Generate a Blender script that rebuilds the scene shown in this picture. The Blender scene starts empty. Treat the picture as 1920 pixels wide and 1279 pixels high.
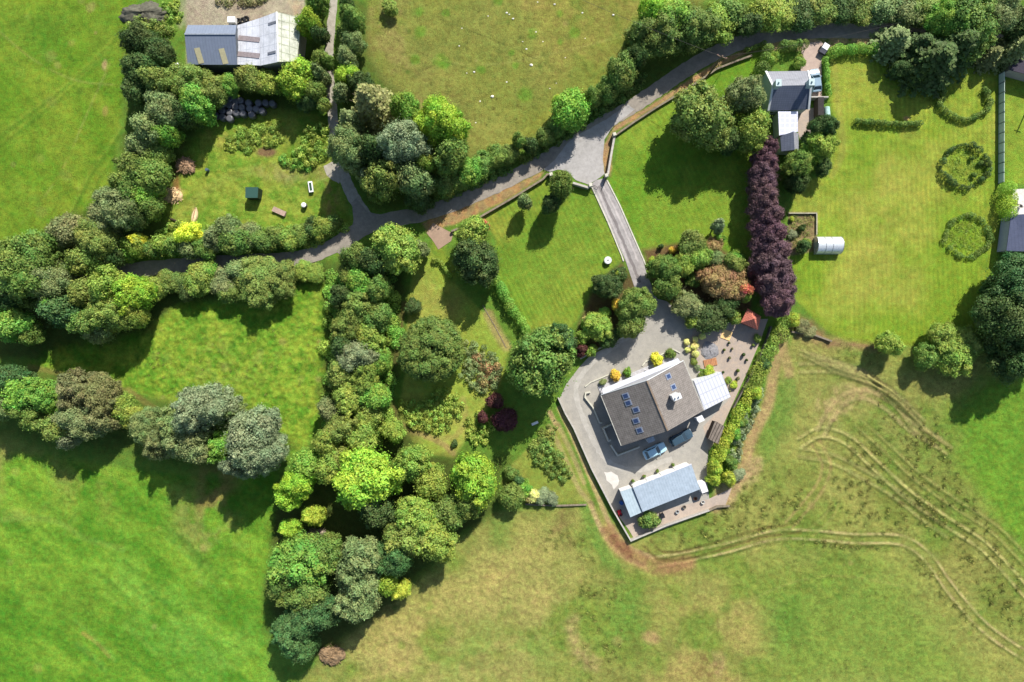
import bpy, bmesh, math, random
import numpy as np
from mathutils import Vector, Matrix

# ------------------------------------------------------------------ camera, sky, sun, exposure
H = 120.0                      # camera height over the ground, metres
PX = 0.09375                   # metres of ground per photograph pixel
scene = bpy.context.scene
COL = scene.collection
cam_data = bpy.data.cameras.new('camera'); cam = bpy.data.objects.new('camera', cam_data); COL.objects.link(cam)
cam_data.sensor_width = 36; cam_data.lens = 24; cam_data.clip_start = 1; cam_data.clip_end = 8000
cam.location = (0, 0, H); cam.rotation_euler = (0, 0, 0)
scene.camera = cam
SUN_EL = math.radians(43.0)
sh = Vector((-0.40, -0.917))   # the way shadows fall on the ground
to_sun = Vector((-sh.x * math.cos(SUN_EL), -sh.y * math.cos(SUN_EL), math.sin(SUN_EL))).normalized()
world = bpy.data.worlds.new('World'); scene.world = world; world.use_nodes = True
wn = world.node_tree.nodes; wl = world.node_tree.links
sky = wn.new('ShaderNodeTexSky'); sky.sky_type = 'NISHITA'; sky.sun_disc = False
sky.sun_elevation = SUN_EL; sky.sun_rotation = math.atan2(to_sun.x, to_sun.y)
wl.new(sky.outputs[0], wn['Background'].inputs[0]); wn['Background'].inputs[1].default_value = 0.1
sd = bpy.data.lights.new('sun', 'SUN'); sd.energy = 4.9; sd.angle = math.radians(0.5); sd.color = (1, .955, .88)
sun = bpy.data.objects.new('sun', sd); COL.objects.link(sun)
sun.rotation_euler = to_sun.to_track_quat('Z', 'Y').to_euler(); sun.location = to_sun * 200
scene.view_settings.view_transform = 'Standard'; scene.view_settings.look = 'None'
scene.view_settings.exposure = 0.64; scene.view_settings.gamma = 1
scene.cycles.max_bounces = 6; scene.cycles.transparent_max_bounces = 6

# ------------------------------------------------------------------ helpers
KG = 1.45
def lin(c):
    c = np.asarray(c, float) / 255
    return np.where(c <= .04045, c / 12.92, ((c + .055) / 1.055) ** 2.4)
def alb(c, k=None):
    return tuple(np.clip(lin(c) / (k or KG), 0, .9))
def P(px, py, h=0.0):
    k = (H - h) / H * PX
    return Vector(((px - 960) * k, (639.5 - py) * k, h))
def ray_plane(px, py, p0, n):
    """point of the plane (p0, n) that the photograph shows at pixel px, py"""
    o = Vector((0, 0, H)); d = P(px, py, 0) - o
    t = (p0 - o).dot(n) / d.dot(n)
    return o + d * t
def link(o, parent=None):
    COL.objects.link(o)
    if parent is not None: o.parent = parent
    return o
def tag(o, label, cat, group=None):
    o['label'] = label; o['category'] = cat
    if group: o['group'] = group
    return o
def empty(name, loc, label, cat, group=None, rz=0):
    o = bpy.data.objects.new(name, None); COL.objects.link(o); o.location = loc; o.rotation_euler.z = rz
    o.empty_display_size = .3
    return tag(o, label, cat, group)

class MB:
    """collects shapes into one mesh, in world coordinates"""
    def __init__(s): s.v = []; s.f = []; s.smooth = False
    def add(s, vs, fs):
        b = len(s.v); s.v += [tuple(v) for v in vs]; s.f += [tuple(b + i for i in f) for f in fs]; return s
    def prism(s, pts, z0, z1, top=None):
        n = len(pts); top = top or pts
        vs = [(p[0], p[1], z0) for p in pts] + [(p[0], p[1], z1) for p in top]
        a = sum(pts[i][0] * pts[(i + 1) % n][1] - pts[(i + 1) % n][0] * pts[i][1] for i in range(n))
        fs = [tuple(range(n - 1, -1, -1)), tuple(range(n, 2 * n))] + [(i, (i + 1) % n, n + (i + 1) % n, n + i) for i in range(n)]
        if a < 0: fs = [tuple(reversed(f)) for f in fs]
        return s.add(vs, fs)
    def box(s, c, size, rz=0.0, tx=1.0, ty=1.0):
        x, y, z = size[0] / 2, size[1] / 2, size[2] / 2
        R = Matrix.Rotation(rz, 3, 'Z'); c = Vector(c)
        vs = []
        for dz, kx, ky in ((-z, 1, 1), (z, tx, ty)):
            for dx, dy in ((-x, -y), (x, -y), (x, y), (-x, y)):
                vs.append(c + R @ Vector((dx * kx, dy * ky, dz)))
        return s.add(vs, [(3, 2, 1, 0), (4, 5, 6, 7), (0, 1, 5, 4), (1, 2, 6, 5), (2, 3, 7, 6), (3, 0, 4, 7)])
    def bar(s, a, b, w, h=None, r=None):
        a = Vector(a); b = Vector(b); d = (b - a).normalized(); h = h or w
        u = d.cross(Vector((0, 0, 1)));
        if u.length < 1e-4: u = Vector((1, 0, 0))
        u.normalize(); t = u.cross(d)
        vs = []
        for p in (a, b):
            for su, st in ((-1, -1), (1, -1), (1, 1), (-1, 1)): vs.append(p + u * su * w / 2 + t * st * h / 2)
        return s.add(vs, [(0, 1, 2, 3), (7, 6, 5, 4), (4, 5, 1, 0), (5, 6, 2, 1), (6, 7, 3, 2), (7, 4, 0, 3)])
    def tube(s, pts, rads, n=10, cap=True):
        rings = []
        pts = [Vector(p) for p in pts]; b = len(s.v)
        for i, p in enumerate(pts):
            d = (pts[min(i + 1, len(pts) - 1)] - pts[max(i - 1, 0)]).normalized()
            u = d.cross(Vector((0.13, 0.31, .94)))
            if u.length < 1e-3: u = d.cross(Vector((1, 0, 0)))
            u.normalize(); t = d.cross(u)
            for k in range(n):
                a = 2 * math.pi * k / n
                s.v.append(tuple(p + (u * math.cos(a) + t * math.sin(a)) * rads[i]))
        for i in range(len(pts) - 1):
            for k in range(n):
                s.f.append((b + i * n + k, b + i * n + (k + 1) % n, b + (i + 1) * n + (k + 1) % n, b + (i + 1) * n + k))
        if cap:
            s.f.append(tuple(b + k for k in range(n - 1, -1, -1))); s.f.append(tuple(b + (len(pts) - 1) * n + k for k in range(n)))
        return s
    def lathe(s, c, prof, n=20):
        """prof: (radius, z) from the bottom up"""
        c = Vector(c); b = len(s.v)
        for r, z in prof:
            for k in range(n): s.v.append((c.x + r * math.cos(2 * math.pi * k / n), c.y + r * math.sin(2 * math.pi * k / n), c.z + z))
        m = len(prof)
        for i in range(m - 1):
            for k in range(n): s.f.append((b + i * n + k, b + i * n + (k + 1) % n, b + (i + 1) * n + (k + 1) % n, b + (i + 1) * n + k))
        s.f.append(tuple(b + k for k in range(n - 1, -1, -1))); s.f.append(tuple(b + (m - 1) * n + k for k in range(n))); return s
    def blob(s, c, r, rz, seed, seg=14, rings=8, amp=.18, z0=-.25):
        rnd = random.Random(seed); c = Vector(c); b = len(s.v)
        ph = [rnd.uniform(0, 6.3) for _ in range(8)]
        for i in range(rings + 1):
            el = math.asin(z0) + (math.pi / 2 - math.asin(z0)) * i / rings
            for k in range(seg):
                a = 2 * math.pi * k / seg
                q = 1 + amp * (math.sin(2 * a + ph[0]) * .4 + math.sin(3 * a + ph[1] + 2 * el) * .35 + math.sin(5 * a + ph[2] - 3 * el) * .3 + rnd.uniform(-.35, .35))
                s.v.append((c.x + r[0] * q * math.cos(el) * math.cos(a), c.y + r[1] * q * math.cos(el) * math.sin(a), c.z + rz * q * math.sin(el)))
        for i in range(rings):
            for k in range(seg):
                s.f.append((b + i * seg + k, b + i * seg + (k + 1) % seg, b + (i + 1) * seg + (k + 1) % seg, b + (i + 1) * seg + k))
        return s
    def build(s, name, mat, parent=None, smooth=False, color=None, origin=None):
        me = bpy.data.meshes.new(name)
        v = s.v
        if parent is not None and origin is None:
            M = parent_world(parent).inverted(); v = [tuple(M @ Vector(p)) for p in v]
        elif origin is not None:
            v = [(p[0] - origin[0], p[1] - origin[1], p[2] - origin[2]) for p in v]
        me.from_pydata(v, [], s.f); me.update()
        if smooth: me.polygons.foreach_set('use_smooth', [True] * len(me.polygons))
        me.materials.append(mat)
        o = bpy.data.objects.new(name, me)
        if origin is not None and parent is None: o.location = origin
        if color is not None: o.color = (*color, 1)
        return link(o, parent)
def parent_world(o):
    M = o.matrix_basis.copy()
    while o.parent is not None:
        o = o.parent; M = o.matrix_basis @ M
    return M

# ------------------------------------------------------------------ materials
def newmat(name):
    m = bpy.data.materials.new(name); m.use_nodes = True
    return m, m.node_tree.nodes, m.node_tree.links, m.node_tree.nodes['Principled BSDF']
def noise_ramp(n, l, scale, lo, hi, detail=4, rough=.6, coord=None, fr=.3, to=.7):
    t = n.new('ShaderNodeTexNoise'); t.inputs['Scale'].default_value = scale; t.inputs['Detail'].default_value = detail
    t.inputs['Roughness'].default_value = rough
    if coord: l.new(coord, t.inputs['Vector'])
    m = n.new('ShaderNodeMapRange'); m.inputs[1].default_value = fr; m.inputs[2].default_value = to
    m.inputs[3].default_value = lo; m.inputs[4].default_value = hi
    l.new(t.outputs[0], m.inputs[0]); return m.outputs[0]
def mulc(n, l, col, fac):
    mx = n.new('ShaderNodeVectorMath'); mx.operation = 'SCALE'
    l.new(col, mx.inputs[0]); l.new(fac, mx.inputs['Scale']); return mx.outputs[0]
MATS = {}
def solid(name, rgb, rough=.8, metal=0.0, var=.25, scale=3.0, spec=.3, fine=None, k=None, bump=0.0):
    """one colour varied by two sizes of noise: dirt and weather of the thing's own"""
    key = name
    if key in MATS: return MATS[key]
    m, n, l, b = newmat(name)
    g = n.new('ShaderNodeNewGeometry')
    c = n.new('ShaderNodeRGB'); c.outputs[0].default_value = (*alb(rgb, k), 1)
    a = noise_ramp(n, l, scale, 1 - var, 1 + var, coord=g.outputs['Position'])
    f = noise_ramp(n, l, fine or scale * 7, 1 - var * .6, 1 + var * .6, coord=g.outputs['Position'], detail=3)
    o = mulc(n, l, mulc(n, l, c.outputs[0], a), f)
    l.new(o, b.inputs['Base Color']); b.inputs['Roughness'].default_value = rough; b.inputs['Metallic'].default_value = metal
    b.inputs['Specular IOR Level'].default_value = spec
    if bump:
        bp = n.new('ShaderNodeBump'); bp.inputs['Strength'].default_value = bump; bp.inputs['Distance'].default_value = .05
        l.new(f, bp.inputs['Height']); l.new(bp.outputs[0], b.inputs['Normal'])
    MATS[key] = m; return m
def lined(name, rgb, rgb2, angle, pitch, width=.12, rough=.6, var=.15, scale=1.5, metal=0.0, spec=.3, cross=None, k=None):
    """sheeting, slates or boards: lines of the second colour every `pitch` metres across direction `angle`"""
    m, n, l, b = newmat(name)
    g = n.new('ShaderNodeNewGeometry')
    def lines(ang, p, w):
        d = n.new('ShaderNodeVectorMath'); d.operation = 'DOT_PRODUCT'
        d.inputs[1].default_value = (math.cos(ang) / p, math.sin(ang) / p, 0); l.new(g.outputs['Position'], d.inputs[0])
        f = n.new('ShaderNodeMath'); f.operation = 'FRACT'; l.new(d.outputs['Value'], f.inputs[0])
        q = n.new('ShaderNodeMath'); q.operation = 'LESS_THAN'; q.inputs[1].default_value = w; l.new(f.outputs[0], q.inputs[0])
        return q.outputs[0]
    fac = lines(angle, pitch, width)
    if cross:
        f2 = lines(angle + math.pi / 2, cross, width * pitch / cross * 1.2)
        mm = n.new('ShaderNodeMath'); mm.operation = 'MAXIMUM'; l.new(fac, mm.inputs[0]); l.new(f2, mm.inputs[1]); fac = mm.outputs[0]
    mx = n.new('ShaderNodeMix'); mx.data_type = 'RGBA'
    mx.inputs[6].default_value = (*alb(rgb, k), 1); mx.inputs[7].default_value = (*alb(rgb2, k), 1); l.new(fac, mx.inputs[0])
    a = noise_ramp(n, l, scale, 1 - var, 1 + var, coord=g.outputs['Position'])
    f = noise_ramp(n, l, scale * 8, 1 - var * .7, 1 + var * .7, coord=g.outputs['Position'])
    l.new(mulc(n, l, mulc(n, l, mx.outputs[2], a), f), b.inputs['Base Color'])
    b.inputs['Roughness'].default_value = rough; b.inputs['Metallic'].default_value = metal; b.inputs['Specular IOR Level'].default_value = spec
    MATS[name] = m; return m
def glassy(name, rgb, rough=.08):
    if name in MATS: return MATS[name]
    m, n, l, b = newmat(name); b.inputs['Base Color'].default_value = (*alb(rgb), 1)
    g = n.new('ShaderNodeNewGeometry')
    r = noise_ramp(n, l, 4, rough * .6, rough * 2.2, coord=g.outputs['Position']); l.new(r, b.inputs['Roughness'])
    b.inputs['Specular IOR Level'].default_value = .8; MATS[name] = m; return m

def leaf_material():
    m, n, l, b = newmat('leaves')
    oi = n.new('ShaderNodeObjectInfo'); at = n.new('ShaderNodeAttribute'); at.attribute_name = 'tint'
    ah = n.new('ShaderNodeAttribute'); ah.attribute_name = 'hue'
    hs = n.new('ShaderNodeHueSaturation'); l.new(oi.outputs['Color'], hs.inputs['Color'])
    mh = n.new('ShaderNodeMapRange'); mh.inputs[3].default_value = .455; mh.inputs[4].default_value = .532
    l.new(ah.outputs['Fac'], mh.inputs[0]); l.new(mh.outputs[0], hs.inputs['Hue'])
    c = mulc(n, l, hs.outputs[0], at.outputs['Fac'])
    l.new(c, b.inputs['Base Color']); b.inputs['Roughness'].default_value = .62; b.inputs['Specular IOR Level'].default_value = .26
    tr = n.new('ShaderNodeBsdfTranslucent'); l.new(c, tr.inputs['Color'])
    mx = n.new('ShaderNodeMixShader'); mx.inputs[0].default_value = .34
    l.new(b.outputs[0], mx.inputs[1]); l.new(tr.outputs[0], mx.inputs[2])
    l.new(mx.outputs[0], n['Material Output'].inputs[0]); return m
LEAF = leaf_material()
BARK = solid('bark', (105, 92, 75), rough=.95, var=.3, scale=4)
KL = .66
def soft_green(v): a = np.array(alb(v, KL)); g_ = a @ np.array([.21, .72, .07]); return tuple(a * .95 + g_ * .05)
PAL = {k: soft_green(v) for k, v in dict(
    dk=(70, 94, 46), md=(100, 126, 54), br=(128, 164, 44), ol=(114, 132, 58), gy=(122, 136, 98), yl=(190, 196, 56), pu=(100, 76, 80),
    cp=(146, 126, 78), bw=(120, 122, 76), tl=(72, 106, 56), gd=(196, 176, 60), rd=(86, 50, 48), og=(188, 120, 84), yg=(150, 168, 52),
    pl=(205, 205, 125), gg=(114, 130, 78), bg=(108, 150, 54), lg=(120, 160, 60), gs=(122, 146, 56)).items()}
ADJ = dict(dk='dark green', md='mid green', br='bright yellow green', ol='olive green', gy='grey green', yl='yellow', pu='dark purple',
           cp='copper brown', bw='brownish olive', tl='deep blue green', gd='golden', rd='dark red', og='orange', yg='yellow green',
           pl='pale lime', gg='greyish green', bg='fresh bright green', lg='light green', gs='grassy green')
# ------------------------------------------------------------------ foliage
def leaf_cards(pts, nrm, size, tint, hue, rng, tilt=.5):
    n = len(pts)
    nn = nrm + rng.normal(0, tilt, (n, 3)); nn /= np.linalg.norm(nn, axis=1)[:, None] + 1e-9
    a = rng.normal(0, 1, (n, 3)); u = np.cross(nn, a); u /= np.linalg.norm(u, axis=1)[:, None] + 1e-9
    w = np.cross(nn, u)
    s = size * rng.uniform(.6, 1.35, n)
    L = (u * (s * .5)[:, None]); W = (w * (s * .33)[:, None])
    v = np.stack([pts - L, pts + W - L * .1 - nn * (s * .08)[:, None], pts + L, pts - W + L * .1 - nn * (s * .08)[:, None]], 1).reshape(-1, 3)
    return v, tint, hue
def cards_mesh(name, v, tint, hue):
    n = len(v) // 4
    me = bpy.data.meshes.new(name); me.vertices.add(4 * n); me.vertices.foreach_set('co', v.astype(np.float32).ravel())
    me.loops.add(4 * n); me.loops.foreach_set('vertex_index', np.arange(4 * n, dtype=np.int32))
    me.polygons.add(n); me.polygons.foreach_set('loop_start', np.arange(0, 4 * n, 4, dtype=np.int32))
    me.update(calc_edges=True); me.validate()
    for nm, a in (('tint', tint), ('hue', hue)):
        at = me.attributes.new(nm, 'FLOAT', 'FACE'); at.data.foreach_set('value', a.astype(np.float32))
    me.materials.append(LEAF); return me
def sphere_dirs(n, rng):
    d = rng.normal(0, 1, (n, 3)); return d / np.linalg.norm(d, axis=1)[:, None]

def lobed_crown(name, R, nl, leaf, dens, seed, lobe=(.26, .46), spiky=0.0, var=.15, zlow=-.75, egga=1.0, rad=(.62, 1.05)):
    """crown of radius R about the origin: many overlapping boughs, each a shell of leaves"""
    rng = np.random.default_rng(seed)
    d = sphere_dirs(nl * 3, rng); d = d[d[:, 2] > zlow][:nl]
    nl = len(d)
    egg = 1 + egga * .20 * np.sin(2 * np.arctan2(d[:, 1], d[:, 0]) + rng.uniform(0, 6)) + egga * .14 * np.sin(3 * np.arctan2(d[:, 1], d[:, 0]) + rng.uniform(0, 6))
    lr = rng.uniform(*lobe, nl) * R
    c = d * ((R - lr * .85) * rng.uniform(*rad, nl) * egg)[:, None]
    c = np.vstack([c, [[0, 0, 0]]]); lr = np.append(lr, R * .74); ltint = rng.uniform(1 - var, 1 + var, nl + 1); lhue = rng.uniform(.15, .85, nl + 1)
    V = []; T = []; Hh = []
    for i in range(nl + 1):
        area = 4 * math.pi * lr[i] ** 2
        n = int(area / (leaf * leaf) * dens)
        q = sphere_dirs(n, rng); k = q[:, 2] > -.55; q = q[k]; n = len(q)
        rr = lr[i] * (1 - rng.normal(.06, .17, n)) * (1 + .12 * np.sin(5 * q[:, 0] + i) * np.sin(4 * q[:, 1] + 2 * i))
        p = c[i] + q * rr[:, None]
        keep = np.ones(n, bool)
        for j in range(nl + 1):
            if j != i:
                keep &= np.linalg.norm(p - c[j], axis=1) > lr[j] * .74
        p = p[keep]; q = q[keep]; n = len(p)
        if n == 0: continue
        out = p / (np.linalg.norm(p, axis=1)[:, None] + 1e-6)
        v, t, h = leaf_cards(p, q * .85 + out * .35, leaf, ltint[i] * rng.uniform(.7, 1.3, n), np.clip(lhue[i] + rng.normal(0, .2, n), 0, 1), rng)
        V.append(v); T.append(t); Hh.append(h)
        # the dense leafage behind the outer leaves
        n = int(area / (leaf * leaf * 5.8) * 2.6); q = sphere_dirs(n, rng); p = c[i] + q * (lr[i] * rng.uniform(.68, .84, n))[:, None]
        keep = np.ones(n, bool)
        for j in range(nl + 1):
            if j != i: keep &= np.linalg.norm(p - c[j], axis=1) > lr[j] * .6
        p = p[keep]; q = q[keep]
        if len(p):
            v, t, h = leaf_cards(p, q, leaf * 2.4, ltint[i] * rng.uniform(.7, 1.1, len(p)), np.clip(lhue[i] + rng.normal(0, .2, len(p)), 0, 1), rng, .45)
            V.append(v); T.append(t); Hh.append(h)
    return cards_mesh(name, np.vstack(V), np.concatenate(T), np.concatenate(Hh))
def conifer_crown(name, R, Hc, leaf, n, seed):
    rng = np.random.default_rng(seed)
    V = []; T = []; Hh = []
    lv = 15
    for k in range(lv):
        t = k / lv; rad = R * (1 - t) ** .8 + .15; nb = int(9 + 6 * (1 - t)); a0 = rng.uniform(0, 6.3)
        for b in range(nb):
            a = a0 + b * 2 * math.pi / nb + rng.normal(0, .12); rb = rad * rng.uniform(.72, 1.1)
            m = int(n * rb / R / nb * 1.0) + 6
            s = np.sqrt(rng.uniform(0, 1, m)); wd = .16 * R * (1.1 - s) + .12
            x = s * rb; y = rng.normal(0, .6, m) * wd; z = Hc * (t + rng.normal(0, .008, m)) - .22 * x - np.abs(y) * .3
            p = np.stack([x * math.cos(a) - y * math.sin(a), x * math.sin(a) + y * math.cos(a), z], 1)
            nr = np.stack([np.full(m, .35 * math.cos(a)), np.full(m, .35 * math.sin(a)), np.full(m, .9)], 1)
            v, tt, h = leaf_cards(p, nr, leaf, rng.uniform(.7, 1.3) * rng.uniform(.8, 1.2, m), rng.uniform(.2, .8, m), rng, .5)
            V.append(v); T.append(tt); Hh.append(h)
    return cards_mesh(name, np.vstack(V), np.concatenate(T), np.concatenate(Hh))
def trunk_mesh(name, seed):
    """unit tree: 1 m tall to the fork tips, limbs reach 0.35 m out"""
    rnd = random.Random(seed); m = MB()
    m.tube([(0, 0, -.03), (.004, 0, .12), (.012, .006, .38), (.0, .015, .62), (.012, .01, .85)], [.042, .030, .024, .016, .006], 9)
    for i in range(7):
        a = i * 2.4 + rnd.uniform(-.4, .4); z = rnd.uniform(.28, .62); r = rnd.uniform(.18, .32)
        m.tube([(.008, .006, z), (r * .45 * math.cos(a), r * .45 * math.sin(a), z + .10), (r * math.cos(a), r * math.sin(a), z + .24)], [.014, .010, .003], 6)
    me = bpy.data.meshes.new(name); me.from_pydata(m.v, [], m.f); me.update(); me.materials.append(BARK)
    me.polygons.foreach_set('use_smooth', [True] * len(me.polygons)); return me
random.seed(4)
CROWN = {
    'big': [(5.0, lobed_crown('crown', 5.0, 80 + 5 * i, .31, 1.8, 10 + i, lobe=(.14, .34))) for i in range(5)],
    'mid': [(3.0, lobed_crown('crown', 3.0, 46 + 4 * i, .28, 1.8, 30 + i, lobe=(.18, .42))) for i in range(5)],
    'small': [(1.4, lobed_crown('crown', 1.4, 18 + 2 * i, .20, 1.8, 50 + i, lobe=(.3, .5), zlow=-.3)) for i in range(5)],
    'fine': [(5.0, lobed_crown('crown', 5.0, 120 + 8 * i, .28, 1.7, 70 + i, lobe=(.12, .26), var=.12)) for i in range(3)],
    'ball': [(1.0, lobed_crown('crown', 1.0, 20, .13, 1.4, 90 + i, lobe=(.38, .5), var=.1, zlow=-.3)) for i in range(2)],
    'dome': [(6.0, lobed_crown('crown', 6.0, 190, .28, 1.7, 140, lobe=(.10, .18), var=.10, egga=.15, rad=(.93, 1.0)))],
    'clumpy': [(4.0, lobed_crown('crown', 4.0, 96 + 6 * i, .27, 1.8, 100 + i, lobe=(.12, .28), var=.14)) for i in range(3)],
}
CONE = [(2.6, 9.0, conifer_crown('crown', 2.6, 9.0, .34, 420, 120 + i)) for i in range(2)]
TRUNKS = [trunk_mesh('trunk', 200 + i) for i in range(4)]
trng = random.Random(77); USED = {}
def jit(c, rnd, a=.10):
    k = 1 + rnd.uniform(-a, a)
    return tuple(max(0, x * k * (1 + rnd.uniform(-a * .5, a * .5))) for x in c)
def shared(name, me, parent, loc, scale, rz, color=None):
    o = bpy.data.objects.new(name, me); link(o, parent); o.location = loc; o.scale = scale; o.rotation_euler.z = rz
    if color: o.color = (*color, 1)
    return o
def tree(px, py, r, h, pal, label, name='broadleaf_tree', cat='tree', group=None, style=None, asp=1.0, rot=None):
    """crown seen at photograph pixel (px, py) with radius r pixels; h metres tall"""
    h = h * 1.04; R = r * PX * .97; hc = h * .55; zr = h * .48
    if style is None: style = 'big' if R > 3.6 else ('mid' if R > 1.7 else 'small')
    if style == 'big' and trng.random() < .6: style = trng.choice(['fine', 'clumpy'])
    base = P(px, py, hc + .15 * zr); base.z = 0
    R *= (H - hc) / H
    e = empty(name, base, label, cat, group)
    pr, me = trng.choice(CROWN[style])
    s = R / pr
    shared('crown', me, e, (0, 0, hc), (s * asp, s / asp, min(zr / pr, 1.9 * s)), trng.uniform(0, 6.3) if rot is None else rot, jit(PAL[pal], trng))
    th = h * .82
    shared('trunk', trng.choice(TRUNKS), e, (0, 0, 0), (th * 1.0, th * 1.0, th), trng.uniform(0, 6.3))
    return e
def shrub(px, py, r, h, pal, label, name='shrub', cat='shrub', group=None, style=None, asp=1.0, rot=None):
    R = r * PX
    if style is None: style = 'mid' if R > 1.9 else 'small'
    base = P(px, py, h * .5); base.z = 0
    pr, me = trng.choice(CROWN[style]); s = R / pr; zr = h * .55
    e = empty(name, base, label, cat, group)
    f = shared('foliage', me, e, (0, 0, h * .46), (s * asp, s / asp, zr / pr), trng.uniform(0, 6.3) if rot is None else rot, jit(PAL[pal], trng))
    m = MB()
    for i in range(4):
        a = i * 1.6 + px; q = R * .45
        m.tube([(.05 * math.cos(a), .05 * math.sin(a), 0), (q * math.cos(a), q * math.sin(a), h * .6)], [.035, .012], 5)
    st = m.build('stem', BARK, None); st.parent = e
    return e
def conifer(px, py, r, h, pal, label, group=None):
    R = r * PX * (H - h * .4) / H
    base = P(px, py, h * .45); base.z = 0
    e = empty('conifer_tree', base, label, 'conifer', group)
    pr, ph, me = trng.choice(CONE)
    shared('crown', me, e, (0, 0, h * .08), (R / pr, R / pr, h * .92 / ph), trng.uniform(0, 6.3), jit(PAL[pal], trng))
    shared('trunk', trng.choice(TRUNKS), e, (0, 0, 0), (h * .7, h * .7, h * .8), 1.0)
    return e
def resample(pts, step):
    out = [pts[0]]
    for a, b in zip(pts, pts[1:]):
        L = (b - a).length; n = max(1, int(L / step))
        for i in range(1, n + 1): out.append(a.lerp(b, i / n))
    return out
def foliage_run(name, pts_px, w, h, pals, label, cat='hedge', leaf=.2, dens=1.5, seed=1, group=None, zoff=0.0, lump=.25, gap=0.0):
    """hedge or strip of plants along a line of photograph pixels (seen at half its height); w, h metres"""
    rng = np.random.default_rng(seed)
    P3 = resample([P(x, y, h * .5) for x, y in pts_px], max(.35, w * .4))
    o = Vector(P3[0]); o.z = 0
    V = []; T = []; Hh = []
    base = np.array(PAL[pals[0]])
    for p in P3:
        if gap and rng.random() < gap: continue
        r = w / 2 * rng.uniform(1 - lump, 1 + lump); hz = h * rng.uniform(1 - lump * .7, 1 + lump * .6)
        c = np.array([p.x - o.x + rng.normal(0, w * .06), p.y - o.y + rng.normal(0, w * .06), hz * .42])
        n = int(4 * math.pi * (r * r + r * hz) * .45 / (leaf * leaf) * dens)
        q = sphere_dirs(n, rng); q = q[q[:, 2] > -.6]; n = len(q)
        k = 1 - np.abs(rng.normal(0, .15, n))
        pp = c + q * np.array([r, r, hz * .55]) * k[:, None]
        v, t, hh = leaf_cards(pp, q, leaf, rng.uniform(.8, 1.2) * rng.uniform(.7, 1.3, n), np.clip(rng.uniform(.2, .8) + rng.normal(0, .2, n), 0, 1), rng)
        V.append(v); T.append(t); Hh.append(hh)
    me = cards_mesh(name, np.vstack(V), np.concatenate(T), np.concatenate(Hh))
    ob = bpy.data.objects.new(name, me); link(ob); ob.location = o; ob.color = (*PAL[pals[0]], 1)
    tag(ob, label, cat, group); return ob
def foliage_patch(name, poly_px, h, pal, label, cat, leaf=.28, dens=1.6, seed=1, step=.8, group=None, kind=None, rim=1.0):
    """a bed of low plants filling a polygon of photograph pixels"""
    rng = np.random.default_rng(seed)
    pts = [P(x, y, h * .4) for x, y in poly_px]; X = [p.x for p in pts]; Y = [p.y for p in pts]
    o = Vector((sum(X) / len(X), sum(Y) / len(Y), 0)); V = []; T = []; Hh = []
    nx = int((max(X) - min(X)) / step) + 1; ny = int((max(Y) - min(Y)) / step) + 1
    for i in range(nx):
        for j in range(ny):
            x = min(X) + (i + rng.uniform(0, 1)) * step; y = min(Y) + (j + rng.uniform(0, 1)) * step
            ins = False
            for a in range(len(pts)):
                b = (a + 1) % len(pts)
                if (Y[a] > y) != (Y[b] > y) and x < (X[b] - X[a]) * (y - Y[a]) / (Y[b] - Y[a]) + X[a]: ins = not ins
            if not ins: continue
            r = step * rng.uniform(.55, .95); hz = h * rng.uniform(.45, 1.15)
            n = int(4 * math.pi * r * r * .8 / (leaf * leaf) * dens)
            q = sphere_dirs(n, rng); q[:, 2] = np.abs(q[:, 2]); k = 1 - np.abs(rng.normal(0, .2, n))
            pp = np.array([x - o.x, y - o.y, .02]) + q * np.array([r, r, hz]) * k[:, None]
            v, t, hh = leaf_cards(pp, q, leaf, rng.uniform(.72, 1.25) * rng.uniform(.7, 1.3, n), np.clip(rng.uniform(.1, .9) + rng.normal(0, .2, n), 0, 1), rng)
            V.append(v); T.append(t); Hh.append(hh)
    me = cards_mesh(name, np.vstack(V), np.concatenate(T), np.concatenate(Hh))
    ob = bpy.data.objects.new(name, me); link(ob); ob.location = o; ob.color = (*PAL[pal], 1)
    if kind: ob['kind'] = kind; ob['label'] = label; ob['category'] = cat
    else: tag(ob, label, cat, group)
    return ob
# ------------------------------------------------------------------ ground: one sheet to the horizon
def axis(fine0, fine1, step, far):
    a = list(np.arange(fine0, fine1 + 1e-6, step)); out = []; x = fine1; s = step
    while x < far: s *= 1.35; x += s; out.append(x)
    return np.array([fine0 - (o - fine1) for o in reversed(out)] + a + out)
gx = axis(-93, 93, .2, 2600); gy = axis(-63, 63, .2, 2600)
GX, GY = np.meshgrid(gx, gy); NX, NY = len(gx), len(gy)
gX = GX.ravel(); gY = GY.ravel()
grng = np.random.default_rng(5)
def vnoise(scale, octs=4, seed=0, rough=.55, sx=1.0, sy=1.0, rot=0.0):
    rg = np.random.default_rng(seed); tot = np.zeros_like(gX); amp = 1; w = 0
    cx = gX * math.cos(rot) + gY * math.sin(rot); cy = -gX * math.sin(rot) + gY * math.cos(rot)
    for o in range(octs):
        f = 2 ** o / scale; N = 256; tab = rg.uniform(-1, 1, (N, N))
        x = cx * f * sx + 1000.3; y = cy * f * sy + 1000.7
        xi = np.floor(x).astype(int); yi = np.floor(y).astype(int); fx = x - xi; fy = y - yi
        fx = fx * fx * (3 - 2 * fx); fy = fy * fy * (3 - 2 * fy)
        a = tab[yi % N, xi % N]; b = tab[yi % N, (xi + 1) % N]; c = tab[(yi + 1) % N, xi % N]; d = tab[(yi + 1) % N, (xi + 1) % N]
        tot += amp * ((a * (1 - fx) + b * fx) * (1 - fy) + (c * (1 - fx) + d * fx) * fy); w += amp; amp *= rough
    return tot / w * 1.6
def ss(a, b, x): t = np.clip((x - a) / (b - a), 0, 1); return t * t * (3 - 2 * t)
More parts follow.
